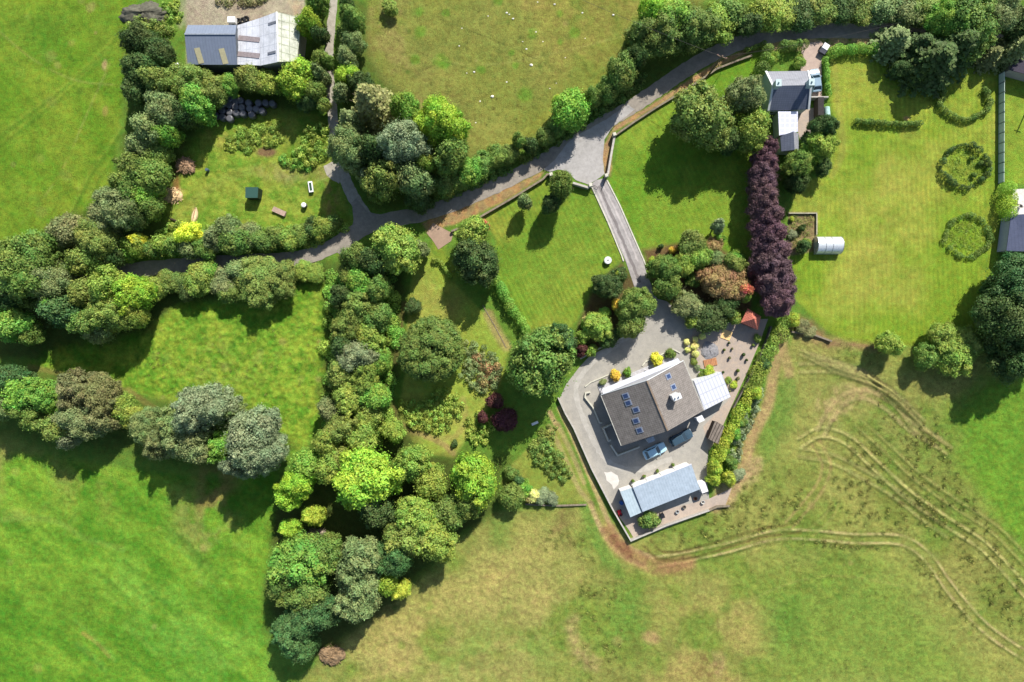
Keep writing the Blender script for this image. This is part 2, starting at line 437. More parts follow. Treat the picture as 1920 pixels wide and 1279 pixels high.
def seg_dist(X, Y, a, b):
    dx, dy = b[0] - a[0], b[1] - a[1]; L = dx * dx + dy * dy + 1e-9
    t = np.clip(((X - a[0]) * dx + (Y - a[1]) * dy) / L, 0, 1)
    return np.hypot(X - a[0] - t * dx, Y - a[1] - t * dy), t
def poly_mask(pts, soft=.5, wob=None):
    W = [P(*p) for p in pts]; xs = [w.x for w in W]; ys = [w.y for w in W]; m = soft * 2 + 2
    idx = np.nonzero((gX > min(xs) - m) & (gX < max(xs) + m) & (gY > min(ys) - m) & (gY < max(ys) + m))[0]
    X, Y = gX[idx], gY[idx]; d = np.full(len(idx), 1e9); ins = np.zeros(len(idx), bool)
    for i in range(len(W)):
        a, b = W[i], W[(i + 1) % len(W)]
        d = np.minimum(d, seg_dist(X, Y, a, b)[0])
        c = ((a.y > Y) != (b.y > Y)) & (X < (b.x - a.x) * (Y - a.y) / (b.y - a.y + 1e-12) + a.x); ins ^= c
    s = np.where(ins, d, -d)
    if wob is not None: s = s + wob[idx]
    return idx, ss(-soft, soft, s)
def line_dist(pts):
    W = [P(*p) for p in pts]; W = catmull(W); xs = [w.x for w in W]; ys = [w.y for w in W]; m = 4
    idx = np.nonzero((gX > min(xs) - m) & (gX < max(xs) + m) & (gY > min(ys) - m) & (gY < max(ys) + m))[0]
    X, Y = gX[idx], gY[idx]; d = np.full(len(idx), 1e9)
    for a, b in zip(W, W[1:]): d = np.minimum(d, seg_dist(X, Y, a, b)[0])
    return idx, d
def catmull(W, k=6):
    if len(W) < 3: return W
    out = []
    Q = [W[0] * 2 - W[1]] + list(W) + [W[-1] * 2 - W[-2]]
    for i in range(1, len(Q) - 2):
        p0, p1, p2, p3 = Q[i - 1:i + 3]
        for j in range(k):
            t = j / k
            out.append(.5 * ((2 * p1) + (p2 - p0) * t + (2 * p0 - 5 * p1 + 4 * p2 - p3) * t * t + (3 * p1 - p0 - 3 * p2 + p3) * t ** 3))
    return out + [W[-1]]
nA = vnoise(9, 5, 1); nB = vnoise(3.2, 4, 2); nC = vnoise(1.0, 3, 3); nD = vnoise(22, 4, 4); nE = vnoise(5, 4, 5, sx=.35, rot=-.75)
def glb(c): return c
nF = vnoise(.55, 2, 6, rough=.8)
nM = vnoise(1.8, 4, 9, rough=.75)
nG = vnoise(3.0, 4, 8, sx=.3, rot=-.62)
C = np.tile(np.array(alb((104, 142, 48))), (len(gX), 1)); Z = np.zeros(len(gX))
def blend(idx, m, col): C[idx] = C[idx] * (1 - m)[:, None] + np.asarray(col) * m[:, None]
def zone(pts, c0, c1, soft=.8, n=None, lo=-.5, hi=.5, rough=0.0, wob=.0, strength=1.0):
    idx, m = poly_mask(pts, soft, nB * wob if wob else None)
    nn = (n if n is not None else nA)[idx]; t = ss(lo, hi, nn)[:, None]
    col = np.array(alb(c0)) * (1 - t) + np.array(alb(c1)) * t
    mm = (m * strength)[:, None]; C[idx] = C[idx] * (1 - mm) + col * mm
    if rough: Z[idx] += (rough * (nC[idx] * .6 + nF[idx] * .5 - .5)) * m
    return idx, m
def patch(pts, c, soft=1.0, strength=1.0, n=None, lo=-.4, hi=.4, wob=1.0):
    idx, m = poly_mask(pts, soft, (nB + nC * .5) * wob)
    if n is not None: m = m * ss(lo, hi, n[idx])
    blend(idx, m * strength, alb(c)); return idx, m
def blot(x, y, rx, c, ry=None, strength=.8, n=None):
    ry = ry or rx; w = P(x, y); d = np.hypot((gX - w.x) / (rx * PX), (gY - w.y) / (ry * PX)) + nB * .22 + nC * .15
    m = 1 - ss(.45, 1.25, d); idx = np.nonzero(m > 0)[0]; mm = m[idx]
    if n is not None: mm = mm * ss(-.3, .3, n[idx])
    blend(idx, mm * strength, alb(c))
def stroke(pts, w, c, strength=.8, dz=0.0, breakup=0.0, soft=.5):
    idx, d = line_dist(pts); d = d + nC[idx] * .05
    m = 1 - ss(w / 2 * (1 - soft), w / 2 * (1 + soft) + .14, d)
    if breakup: m = m * (1 - breakup * 2.2 * (1 - ss(-.7, .1, nB[idx] + nC[idx] * .5))).clip(0, 1)
    blend(idx, m * strength, alb(c))
    if dz: Z[idx] += dz * m
def offset_line(pts, off):
    out = []
    for i, p in enumerate(pts):
        a = pts[max(0, i - 1)]; b = pts[min(len(pts) - 1, i + 1)]; dx, dy = b[0] - a[0], b[1] - a[1]; L = math.hypot(dx, dy)
        out.append((p[0] - dy / L * off, p[1] + dx / L * off))
    return out
def ruts(pts, gauge_px, w, c, strength, breakup=.2, dark=None, dz=-.06):
    for s in (-.5, .5):
        q = offset_line(pts, s * gauge_px)
        if dark:
            stroke(offset_line(q, 3.2), .42, dark, strength * .9, breakup=breakup, dz=.06)
        stroke(q, w, c, strength, dz=dz, breakup=breakup)
# fields
zone([(-400, -300), (330, -300), (245, 60), (230, 200), (200, 380), (110, 460), (-400, 470)], (102, 142, 24), (124, 152, 36), n=nE, rough=.05)
blot(150, 300, 90, (132, 152, 40), 160, .35, nE); blot(70, 60, 120, (76, 128, 26), 60, .4, nA); blot(200, 70, 40, (120, 150, 40), 90, .4)
for q, s in (([(0, 250), (60, 205), (120, 160), (190, 95), (235, 40)], .35), ([(0, 268), (70, 213), (135, 158), (205, 90)], .3), ([(130, 400), (170, 320), (200, 280), (225, 240)], .45), ([(150, 405), (185, 330), (210, 295)], .3)):
    stroke(q, .5, (134, 158, 50), s, breakup=.2); stroke(offset_line(q, 6), .5, (70, 116, 28), s, breakup=.2)
blot(196, 122, 6, (190, 160, 125), 12, .7); blot(197, 208, 6, (175, 145, 90), 10, .5)
zone([(320, -40), (1900, -300), (1340, -10), (1260, 40), (1170, 150), (1040, 240), (960, 290), (870, 300), (800, 220), (720, 150), (690, 80), (690, -40)], (140, 144, 70), (128, 140, 58), n=nD, lo=-.6, hi=.6, rough=.07)
patch([(690, -20), (760, -20), (800, 200), (700, 130)], (146, 138, 84), 3, .7, nB)
patch([(760, 60), (900, 40), (1000, 200), (900, 270), (780, 180)], (122, 126, 62), 4, .5, nA)
patch([(1000, -20), (1360, -60), (1280, 30), (1180, 120), (1020, 130)], (152, 142, 74), 5, .55, nB)
for x, y, r in ((825, 115, 16), (835, 120, 12), (778, 112, 10), (966, 122, 8), (1000, 62, 12), (1078, 62, 12), (1050, 25, 9), (960, 98, 7), (1050, 80, 7), (787, 22, 9), (836, 24, 8), (935, 0, 10), (850, 210, 16), (985, 178, 14), (790, 60, 12), (902, 130, 10)): blot(x, y, r, (104, 146, 40), None, .75)
blot(1000, 5, 35, (168, 150, 84), 18, .5)
stroke([(696, 20), (690, 70), (705, 130), (740, 170), (790, 195), (835, 240), (860, 290)], 1.2, (152, 144, 82), .55)
stroke([(905, 290), (970, 262), (1030, 215), (1090, 175), (1130, 150), (1180, 110)], 1.6, (146, 152, 62), .6)
# middle meadow
zone([(40, 690), (110, 640), (220, 640), (350, 560), (500, 580), (600, 500), (640, 540), (625, 650), (600, 800), (560, 860), (440, 780), (260, 740), (150, 700)], (100, 150, 32), (146, 172, 50), n=nM, lo=-.6, hi=.7, rough=.2)
patch([(400, 620), (480, 700), (430, 760), (330, 700)], (134, 148, 62), 3, .5, nC)
for q in ([(55, 688), (110, 700), (170, 712), (240, 735), (290, 765)], [(240, 730), (262, 748), (292, 768)]): stroke(q, .8, (160, 146, 84), .7, breakup=.1)
stroke([(600, 540), (540, 640), (500, 700), (470, 760)], .8, (140, 160, 60), .3)
# bottom left field
zone([(-400, 830), (60, 850), (240, 880), (420, 900), (520, 860), (520, 1000), (490, 1100), (510, 1320), (420, 1700), (-400, 1700)], (88, 142, 26), (122, 166, 42), n=nG, lo=-.7, hi=.6, rough=.1)
patch([(-20, 810), (90, 850), (130, 900), (90, 950), (-20, 985)], (158, 156, 84), 3.5, .85, nA, -.7, .2)
patch([(130, 880), (240, 890), (240, 960), (150, 990), (120, 940)], (132, 150, 58), 4, .6, nB)
patch([(330, 930), (420, 900), (440, 1010), (390, 1035), (340, 1000)], (146, 146, 82), 3.5, .7, nB)
patch([(380, 880), (440, 870), (430, 930), (380, 950)], (150, 130, 74), 2.5, .7, nB, -.6, .3)
patch([(230, 1040), (300, 1110), (400, 1140), (490, 1180), (500, 1279), (330, 1279), (270, 1180), (200, 1080)], (122, 176, 62), 5, .5, nB, -.6, .4)
patch([(60, 1060), (200, 1110), (230, 1200), (100, 1160), (0, 1080)], (92, 128, 34), 5, .5, nB)
stroke([(155, 1188), (180, 1205), (205, 1232)], .5, (160, 156, 74), .75)
stroke([(0, 975), (70, 972), (120, 985), (160, 1010), (230, 1030)], .9, (128, 160, 66), .4, breakup=.1)
for k in range(26):
    x = grng.uniform(120, 420); y = grng.uniform(980, 1250); L = grng.uniform(30, 80)
    stroke([(x, y), (x + L * .5, y + L * .42), (x + L, y + L * .95)], grng.uniform(.4, 1.0), grng.choice([0, 1]) and (124, 172, 62) or (66, 118, 34), .35, breakup=.2)
# bottom centre and right: rough pasture
zone([(600, 1230), (760, 1110), (860, 1010), (930, 960), (1110, 945), (1190, 1015), (1340, 955), (1420, 870), (1380, 850), (1490, 620), (1640, 640), (1830, 660), (2400, 600), (2400, 1700), (420, 1700), (560, 1279)],
     (122, 145, 58), (154, 156, 82), n=nA, lo=-.6, hi=.5, rough=.12, wob=.3)
patch([(640, 1200), (800, 1100), (930, 1000), (1040, 990), (1090, 1080), (1060, 1200), (980, 1290), (620, 1300)], (172, 164, 98), 5, .65, nA, -.7, .2)
patch([(700, 1180), (760, 1140), (850, 1230), (830, 1300), (690, 1300)], (180, 164, 104), 5, .5, nA)
patch([(850, 1130), (960, 1060), (1040, 1140), (980, 1210), (880, 1210)], (182, 166, 106), 5, .5, nB)
patch([(900, 1150), (1050, 1180), (1040, 1290), (780, 1290), (820, 1230)], (110, 150, 60), 5, .5, nB, -.3, .5)
patch([(1000, 955), (1110, 950), (1130, 1010), (1080, 1030), (1010, 990)], (122, 104, 70), 2, .6, nB)
patch([(910, 965), (960, 965), (950, 1030), (920, 1030)], (96, 142, 50), 2, .6)
stroke([(1098, 950), (1115, 1000), (1135, 1040), (1160, 1075)], 2.0, (98, 148, 52), .6)
patch([(1050, 1020), (1180, 1080), (1170, 1180), (1140, 1290), (1230, 1290), (1200, 1150), (1120, 1060)], (104, 112, 54), 3, .5, nB)
patch([(1055, 1170), (1080, 1160), (1080, 1200), (1065, 1205)], (176, 152, 110), 1.5, .7)
patch([(1075, 1220), (1100, 1215), (1120, 1255), (1095, 1260)], (176, 152, 110), 1.5, .7)
patch([(1260, 1110), (1390, 1130), (1420, 1200), (1440, 1300), (1230, 1300), (1190, 1170)], (174, 156, 96), 5, .65, nA, -.7, .3)
patch([(1160, 1110), (1200, 1110), (1210, 1180), (1150, 1190)], (98, 148, 52), 3, .6)
blot(1325, 1250, 38, (128, 110, 66), 34, .8, nC); blot(1345, 1245, 20, (186, 158, 116), 30, .6, nB); blot(1220, 1195, 18, (184, 152, 110), 14, .7)
patch([(1450, 1130), (1620, 1060), (1700, 1080), (1780, 1200), (1850, 1290), (1450, 1290)], (114, 152, 52), 6, .7, nA, -.8, .2)
patch([(1440, 1130), (1500, 1120), (1500, 1200), (1450, 1220)], (90, 142, 44), 3, .6)
patch([(1780, 780), (1850, 700), (2300, 650), (2300, 1050), (1920, 1060), (1820, 900)], (104, 150, 36), 3, .95)
patch([(1440, 690), (1510, 690), (1500, 780), (1430, 880), (1420, 800)], (86, 136, 44), 3, .7, nB, -.8, .2)
patch([(1480, 640), (1620, 660), (1760, 760), (1760, 900), (1600, 800), (1500, 760)], (142, 142, 82), 4, .55, nB, -.7, .3)
patch([(1210, 1000), (1330, 965), (1440, 880), (1560, 900), (1560, 980), (1300, 1020), (1210, 1035)], (134, 140, 70), 3, .5, nB)
patch([(1620, 860), (1760, 880), (1900, 1060), (1920, 1200), (1790, 1040), (1640, 940)], (116, 122, 60), 4, .6, nB)
# wheel tracks
TAN = (196, 182, 130); DKG = (62, 80, 32)
t1 = [(1040, 770), (1062, 815), (1090, 880), (1115, 940), (1140, 995), (1175, 1035), (1220, 1055), (1280, 1045), (1360, 1028), (1450, 1004), (1520, 1003), (1600, 1010), (1690, 1013), (1740, 1045), (1780, 1100), (1840, 1170), (1900, 1215), (1960, 1250)]
ruts(t1[:7], 19, .7, (192, 168, 124), .9, .0)
ruts(t1[6:], 17, .28, TAN, .72, .32, DKG)
stroke([(1140, 995), (1160, 1025), (1195, 1048), (1240, 1064), (1290, 1056)], 2.4, (164, 128, 92), .85)
stroke([(1150, 1010), (1180, 1037)], 1.5, (140, 100, 76), .8)
ruts([(1215, 1020), (1240, 1042), (1290, 1040), (1360, 1020), (1430, 1000), (1500, 990)], 16, .4, (104, 88, 50), .7, .2)
t2 = [(1500, 830), (1540, 810), (1590, 825), (1640, 870), (1700, 925), (1770, 975), (1840, 1020), (1890, 1070), (1925, 1110), (1990, 1180)]
ruts(t2, 17, .36, (190, 184, 118), .85, .2, DKG); ruts(offset_line(t2, -38)[2:], 16, .35, (156, 156, 92), .6, .2, DKG)
ruts([(1500, 848), (1560, 860), (1620, 890), (1680, 925), (1730, 965), (1780, 1000)], 16, .45, (160, 158, 98), .7, .2, DKG)
t3 = [(1540, 810), (1555, 780), (1580, 750), (1620, 738), (1665, 760), (1710, 800), (1760, 830)]
ruts(t3, 16, .6, (176, 164, 112), .75, .1, DKG); ruts([(1500, 690), (1560, 690), (1620, 705), (1680, 750), (1720, 800), (1780, 845)], 15, .5, (166, 158, 104), .65, .1, DKG)
for k in range(8):
    o = k * 11; ruts([(1500 + o, 660 + o * .5), (1560 + o, 678 + o * .5), (1620 + o * .8, 700 + o * .55), (1670 + o * .8, 745 + o * .6)], 8, .35, (166, 160, 104), .55, .2, DKG)
patch([(1530, 745), (1590, 725), (1650, 735), (1600, 760), (1570, 800), (1545, 815), (1535, 790)], (176, 156, 112), 1.5, .65, nC, -.8, .4)
ruts([(1530, 830), (1550, 870), (1540, 910), (1510, 950), (1480, 985)], 16, .4, (162, 146, 94), .7, .1)
ruts([(1520, 1000), (1560, 960), (1565, 920), (1545, 880)], 14, .35, (150, 150, 84), .5, .2)
ruts([(1500, 800), (1520, 830), (1560, 850)], 14, .35, (150, 150, 84), .5, .2)
stroke([(1480, 600), (1462, 650), (1450, 700), (1440, 760), (1410, 820), (1395, 880), (1370, 920), (1340, 950)], 1.8, (180, 152, 112), .85, breakup=-.1)
stroke([(1465, 640), (1475, 680), (1480, 700)], 1.6, (178, 152, 110), .7)
patch([(1480, 590), (1530, 600), (1560, 640), (1630, 640), (1660, 655), (1560, 650), (1490, 635)], (150, 118, 92), 1.0, .85, None, wob=.5)
patch([(1340, 900), (1420, 865), (1415, 890), (1370, 950), (1340, 955)], (186, 158, 122), 1.2, .8)
# paddock with the green shed
zone([(340, 260), (500, 200), (620, 215), (625, 300), (660, 420), (560, 430), (300, 430), (320, 330)], (112, 150, 42), (146, 164, 58), n=nM, rough=.12)
patch([(400, 250), (540, 230), (560, 262), (470, 275), (400, 268)], (158, 152, 74), 2, .8, nC, -.8, .3)
patch([(480, 318), (620, 310), (640, 335), (540, 340)], (146, 136, 96), 1.5, .7, nC, -.9, .3)
blot(497, 285, 22, (136, 100, 84), 9, .9); blot(606, 300, 14, (160, 130, 95), 26, .6, nC)
stroke([(650, 320), (600, 322), (520, 318), (430, 330), (360, 380), (320, 420)], 1.6, (150, 158, 70), .45)
blot(620, 375, 16, (150, 120, 80), 45, .6, nC); blot(322, 362, 20, (214, 184, 134), 16, .95); blot(330, 340, 8, (180, 120, 80), 26, .8); blot(364, 400, 6, (200, 170, 120), 14, .5)
# farm yard
zone([(345, -200), (575, -200), (572, 45), (560, 130), (350, 125)], (186, 174, 160), (170, 158, 146), n=nB, soft=.4)
patch([(330, -60), (352, -60), (356, 45), (342, 40)], (164, 158, 140), 1, .7); patch([(535, -20), (572, -20), (570, 50), (545, 20)], (196, 168, 142), 1, .6, nC)
patch([(400, -20), (520, -20), (500, 3), (420, 2)], (96, 92, 66), 1, .7, nC, -.8, .2)
# mown lawns, stripes where the mower went
def lawn(pts, c0, c1, ang, pitch, amt, soft=.35):
    idx, m = zone(pts, c0, c1, soft=soft, n=nA, lo=-.7, hi=.7)
    d = (gX[idx] * math.cos(ang) + gY[idx] * math.sin(ang)) + nB[idx] * .16 + nD[idx] * .3
    s = np.sin(d * 2 * math.pi / pitch) * (.6 + .5 * nB[idx])
    C[idx] *= (1 + (m * s * amt)[:, None] * np.array([1.0, .7, .5]))
    Z[idx] = Z[idx] * (1 - m)
    return idx, m
lawn([(905, 405), (1012, 338), (1035, 330), (1105, 352), (1170, 485), (1115, 530), (1082, 600), (1060, 625), (1000, 625), (960, 560), (935, 520), (930, 450)], (116, 152, 42), (146, 160, 58), .47, .82, .2)
lawn([(1160, 255), (1200, 220), (1290, 165), (1345, 128), (1425, 95), (1440, 300), (1405, 500), (1340, 455), (1205, 470), (1180, 420), (1142, 345), (1155, 300)], (108, 152, 32), (132, 160, 48), .47, .85, .13)
lawn([(1556, 108), (1640, 100), (1720, 120), (1870, 130), (1872, 480), (1835, 560), (1828, 640), (1660, 645), (1570, 628), (1520, 585), (1490, 560), (1480, 420), (1490, 350), (1540, 330), (1570, 270), (1556, 180)], (128, 160, 36), (160, 168, 66), 0.03, .85, .17)
patch([(1570, 120), (1680, 150), (1680, 220), (1570, 220)], (148, 166, 44), 4, .5, nA)
patch([(1600, 300), (1680, 300), (1700, 560), (1600, 560)], (164, 162, 78), 5, .45, nB, -.6, .6)
for k in range(7): stroke([(1568, 125 + k * 9), (1630, 135 + k * 9), (1678, 150 + k * 10)], .35, (158, 164, 70), .35)
stroke([(1562, 110), (1572, 200), (1580, 280), (1560, 330)], 1.0, (158, 156, 74), .5); stroke([(1500, 560), (1560, 618), (1640, 640), (1820, 640)], 1.2, (140, 166, 40), .6)
zone([(1884, 150), (2300, 150), (2300, 345), (1884, 345)], (118, 158, 34), (138, 162, 48), soft=.3)
lawn([(780, 480), (808, 468), (840, 520), (880, 560), (920, 600), (955, 650), (945, 700), (930, 740), (890, 800), (850, 860), (800, 850), (740, 800), (760, 700), (765, 560)], (148, 170, 62), (170, 174, 82), .5, 1.0, .08)
lawn([(960, 870), (1030, 800), (1055, 810), (1110, 940), (980, 945), (940, 905)], (134, 154, 60), (150, 156, 76), -.5, 1.0, .06)
patch([(800, 480), (860, 560), (840, 620), (790, 560)], (156, 152, 78), 2, .5, nB)
patch([(808, 440), (830, 470), (850, 510), (835, 530), (812, 480)], (140, 160, 50), .8, .8)
for q in ([(1030, 800), (1060, 860), (1085, 915), (1108, 945)], [(1046, 795), (1072, 850), (1095, 905)]): stroke(q, .7, (176, 162, 112), .75)
stroke([(738, 765), (745, 790), (770, 808), (800, 818), (830, 832), (850, 850)], .9, (172, 152, 98), .9)
stroke([(758, 570), (752, 600), (745, 640), (742, 680)], .8, (160, 132, 92), .7)
stroke([(868, 748), (872, 790), (850, 820), (815, 822)], .9, (168, 158, 90), .6)
for q in ([(916, 590), (930, 620), (950, 650)],): stroke(q, 1.6, (170, 152, 104), .8)
# bare soil of beds; orchard of shrubs; under the trees leaf litter
SOIL = (124, 92, 72)
patch([(1205, 468), (1262, 456), (1300, 458), (1330, 452), (1400, 500), (1410, 580), (1300, 610), (1262, 572), (1228, 540), (1215, 500)], SOIL, .6, .9, None, wob=.2)
patch([(1118, 530), (1165, 492), (1200, 545), (1205, 575), (1180, 625), (1100, 668), (1080, 650), (1085, 605)], (104, 84, 62), .6, .9, None, wob=.2)
patch([(1478, 397), (1532, 397), (1532, 470), (1478, 480)], (152, 130, 104), .3, .9, None, wob=.1)
patch([(745, 650), (830, 600), (890, 650), (945, 690), (925, 760), (870, 800), (810, 820), (750, 790)], (92, 104, 46), 1.2, .0)
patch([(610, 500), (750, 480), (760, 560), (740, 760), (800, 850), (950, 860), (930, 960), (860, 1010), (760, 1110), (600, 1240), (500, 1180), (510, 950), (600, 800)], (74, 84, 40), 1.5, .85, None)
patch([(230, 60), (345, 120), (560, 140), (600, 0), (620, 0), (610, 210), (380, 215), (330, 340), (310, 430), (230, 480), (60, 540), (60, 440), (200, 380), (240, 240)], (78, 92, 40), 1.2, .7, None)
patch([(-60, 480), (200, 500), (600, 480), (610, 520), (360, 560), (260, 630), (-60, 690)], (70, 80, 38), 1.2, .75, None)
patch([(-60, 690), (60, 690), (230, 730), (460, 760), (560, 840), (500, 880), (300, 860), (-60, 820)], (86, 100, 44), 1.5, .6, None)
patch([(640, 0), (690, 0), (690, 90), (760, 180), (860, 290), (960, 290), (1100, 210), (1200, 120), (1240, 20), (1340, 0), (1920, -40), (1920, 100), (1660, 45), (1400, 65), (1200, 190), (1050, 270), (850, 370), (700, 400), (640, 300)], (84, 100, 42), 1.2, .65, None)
patch([(470, 240), (560, 200), (620, 220), (620, 300), (560, 290)], (112, 138, 46), 1.5, .6, nC)
blot(1700, 222, 8, (196, 160, 110), 5, .9)
# verge along the south side of the road: dead grass and orange leaves
verge = [(800, 437), (850, 420), (905, 397), (960, 368), (1010, 335), (1020, 322), (900, 372), (840, 398), (790, 418)]
patch(verge, (172, 146, 108), .35, .95, None, wob=.15); patch(verge, (184, 136, 90), .5, .6, nC, -.3, .5, wob=.1)
v2 = [(1150, 248), (1145, 330), (1132, 325), (1128, 280), (1150, 238), (1215, 200), (1300, 145), (1345, 115), (1400, 92), (1420, 92), (1345, 127), (1290, 163), (1200, 218)]
patch(v2, (184, 150, 116), .3, .95, None, wob=.1); patch(v2, (182, 140, 92), .4, .5, nC, wob=.1)
patch([(1400, 92), (1460, 72), (1640, 66), (1640, 80), (1580, 84), (1560, 92), (1420, 95)], (188, 160, 128), .5, .9, nC, -1.2, .0, wob=.2)
for k in range(150):
    fx0, fx1, fy0, fy1 = ((0, 200, 0, 420), (0, 480, 860, 1279), (760, 1180, 0, 230), (250, 600, 580, 760), (700, 1300, 1060, 1279), (1300, 1900, 700, 1279))[k % 6]
    bx, by = grng.uniform(fx0, fx1), grng.uniform(fy0, fy1); c_ = ((150, 160, 76), (70, 118, 34), (176, 158, 104), (118, 160, 50))[int(grng.integers(0, 4))]
    if k % 6 == 0 and bx > 200 - max(0, by - 300) * .9: continue
    if k % 6 == 1 and by < 1279 - 860 and bx > 480: continue
    blot(bx, by, grng.uniform(3, 12), c_, None, grng.uniform(.2, .5))
for q in ([(0, 60), (60, 110), (140, 150), (225, 160)], [(40, 420), (110, 330), (160, 220), (205, 120)], [(720, 1140), (860, 1090), (1000, 1060), (1120, 1080), (1230, 1110)], [(860, 1279), (930, 1180), (1010, 1100), (1060, 1010)], [(730, 60), (820, 110), (930, 120), (1080, 90), (1200, 60)], [(1280, 1279), (1340, 1180), (1440, 1110), (1560, 1080), (1700, 1100)]):
    stroke(q, .3, (160, 160, 92), .28, breakup=.4)
lum = C @ np.array([.21, .72, .07]); C = (C * .94 + lum[:, None] * .06) * np.array([1.09, 1.07, .88])
C = np.clip(C * (1 + .13 * nC[:, None] + .10 * nF[:, None] + .07 * nB[:, None] * np.array([1.3, .8, .8])), .004, .85)
far = np.maximum(np.abs(gX) - 92, np.abs(gY) - 62); Z *= 1 - ss(-1, 6, far)

# ------------------------------------------------------------------ surfaced areas, each a sheet just above the ground
ROADS = []
def flatten(pts_world, margin=.5):
    xs = [p[0] for p in pts_world]; ys = [p[1] for p in pts_world]
    idx = np.nonzero((gX > min(xs) - margin) & (gX < max(xs) + margin) & (gY > min(ys) - margin) & (gY < max(ys) + margin))[0]
    X, Y = gX[idx], gY[idx]; d = np.full(len(idx), 1e9); ins = np.zeros(len(idx), bool)
    for i in range(len(pts_world)):
        a, b = pts_world[i], pts_world[(i + 1) % len(pts_world)]
        d = np.minimum(d, seg_dist(X, Y, a, b)[0])
        ins ^= ((a[1] > Y) != (b[1] > Y)) & (X < (b[0] - a[0]) * (Y - a[1]) / (b[1] - a[1] + 1e-12) + a[0])
    m = np.where(ins, 0, ss(0, margin, d)); Z[idx] = Z[idx] * m
def sheet(name, px_pts, z, mat, thick=.06, rag=0.0, seed=0):
    rnd = random.Random(seed); W = [P(*p) for p in px_pts]
    R = []
    for i, a in enumerate(W):
        b = W[(i + 1) % len(W)]; n = max(1, int((b - a).length / .6)) if rag else 1
        for k in range(n):
            q = a.lerp(b, k / n); R.append((q.x + rnd.uniform(-rag, rag), q.y + rnd.uniform(-rag, rag)))
    flatten(R)
    o = MB().prism(R, z - thick, z).build(name, mat); o['kind'] = 'structure'; return o
def strip(name, px_line, w, z, mat, rag=.0, seed=0):
    W = catmull([P(*p) for p in px_line], 8); Lf = []; Rt = []; rnd = random.Random(seed)
    for i, p in enumerate(W):
        t = (W[min(i + 1, len(W) - 1)] - W[max(i - 1, 0)]).normalized(); n = Vector((-t.y, t.x, 0))
        ww = w[0] + (w[1] - w[0]) * i / (len(W) - 1) if isinstance(w, tuple) else w
        Lf.append(p + n * (ww / 2 + rnd.uniform(-rag, rag))); Rt.append(p - n * (ww / 2 + rnd.uniform(-rag, rag)))
    m = MB(); n = len(W); vs = [(q.x, q.y, z) for q in Lf] + [(q.x, q.y, z) for q in Rt] + [(q.x, q.y, z - .06) for q in Lf] + [(q.x, q.y, z - .06) for q in Rt]
    fs = [(i, n + i, n + i + 1, i + 1) for i in range(n - 1)] + [(2 * n + i, i, i + 1, 2 * n + i + 1) for i in range(n - 1)] + [(n + i, 3 * n + i, 3 * n + i + 1, n + i + 1) for i in range(n - 1)]
    m.add(vs, fs); flatten([(q.x, q.y) for q in Lf] + [(q.x, q.y) for q in reversed(Rt)])
    o = m.build(name, mat); o['kind'] = 'structure'; return o
def surfaced(name, c, c2, scale=1.2, var=.16, speck=14, mossy=None, k=None):
    m, n, l, b = newmat(name); g = n.new('ShaderNodeNewGeometry')
    f = noise_ramp(n, l, scale, 0, 1, coord=g.outputs['Position'], detail=6, rough=.65)
    mx = n.new('ShaderNodeMix'); mx.data_type = 'RGBA'; mx.inputs[6].default_value = (*alb(c, k), 1); mx.inputs[7].default_value = (*alb(c2, k), 1); l.new(f, mx.inputs[0])
    s = noise_ramp(n, l, speck, 1 - var, 1 + var, coord=g.outputs['Position'], detail=3); s2 = noise_ramp(n, l, .25, .9, 1.1, coord=g.outputs['Position'])
    l.new(mulc(n, l, mulc(n, l, mx.outputs[2], s), s2), b.inputs['Base Color']); b.inputs['Roughness'].default_value = .92; b.inputs['Specular IOR Level'].default_value = .15
    bp = n.new('ShaderNodeBump'); bp.inputs['Strength'].default_value = .4; bp.inputs['Distance'].default_value = .02; l.new(s, bp.inputs['Height']); l.new(bp.outputs[0], b.inputs['Normal'])
    return m
RUSH = []
def inpoly(x, y, pl):
    r = False
    for a in range(len(pl)):
        (xa, ya), (xb, yb) = pl[a], pl[(a + 1) % len(pl)]
        if (ya > y) != (yb > y) and x < (xb - xa) * (y - ya) / (yb - ya) + xa: r = not r
    return r
rg0 = np.random.default_rng(61)
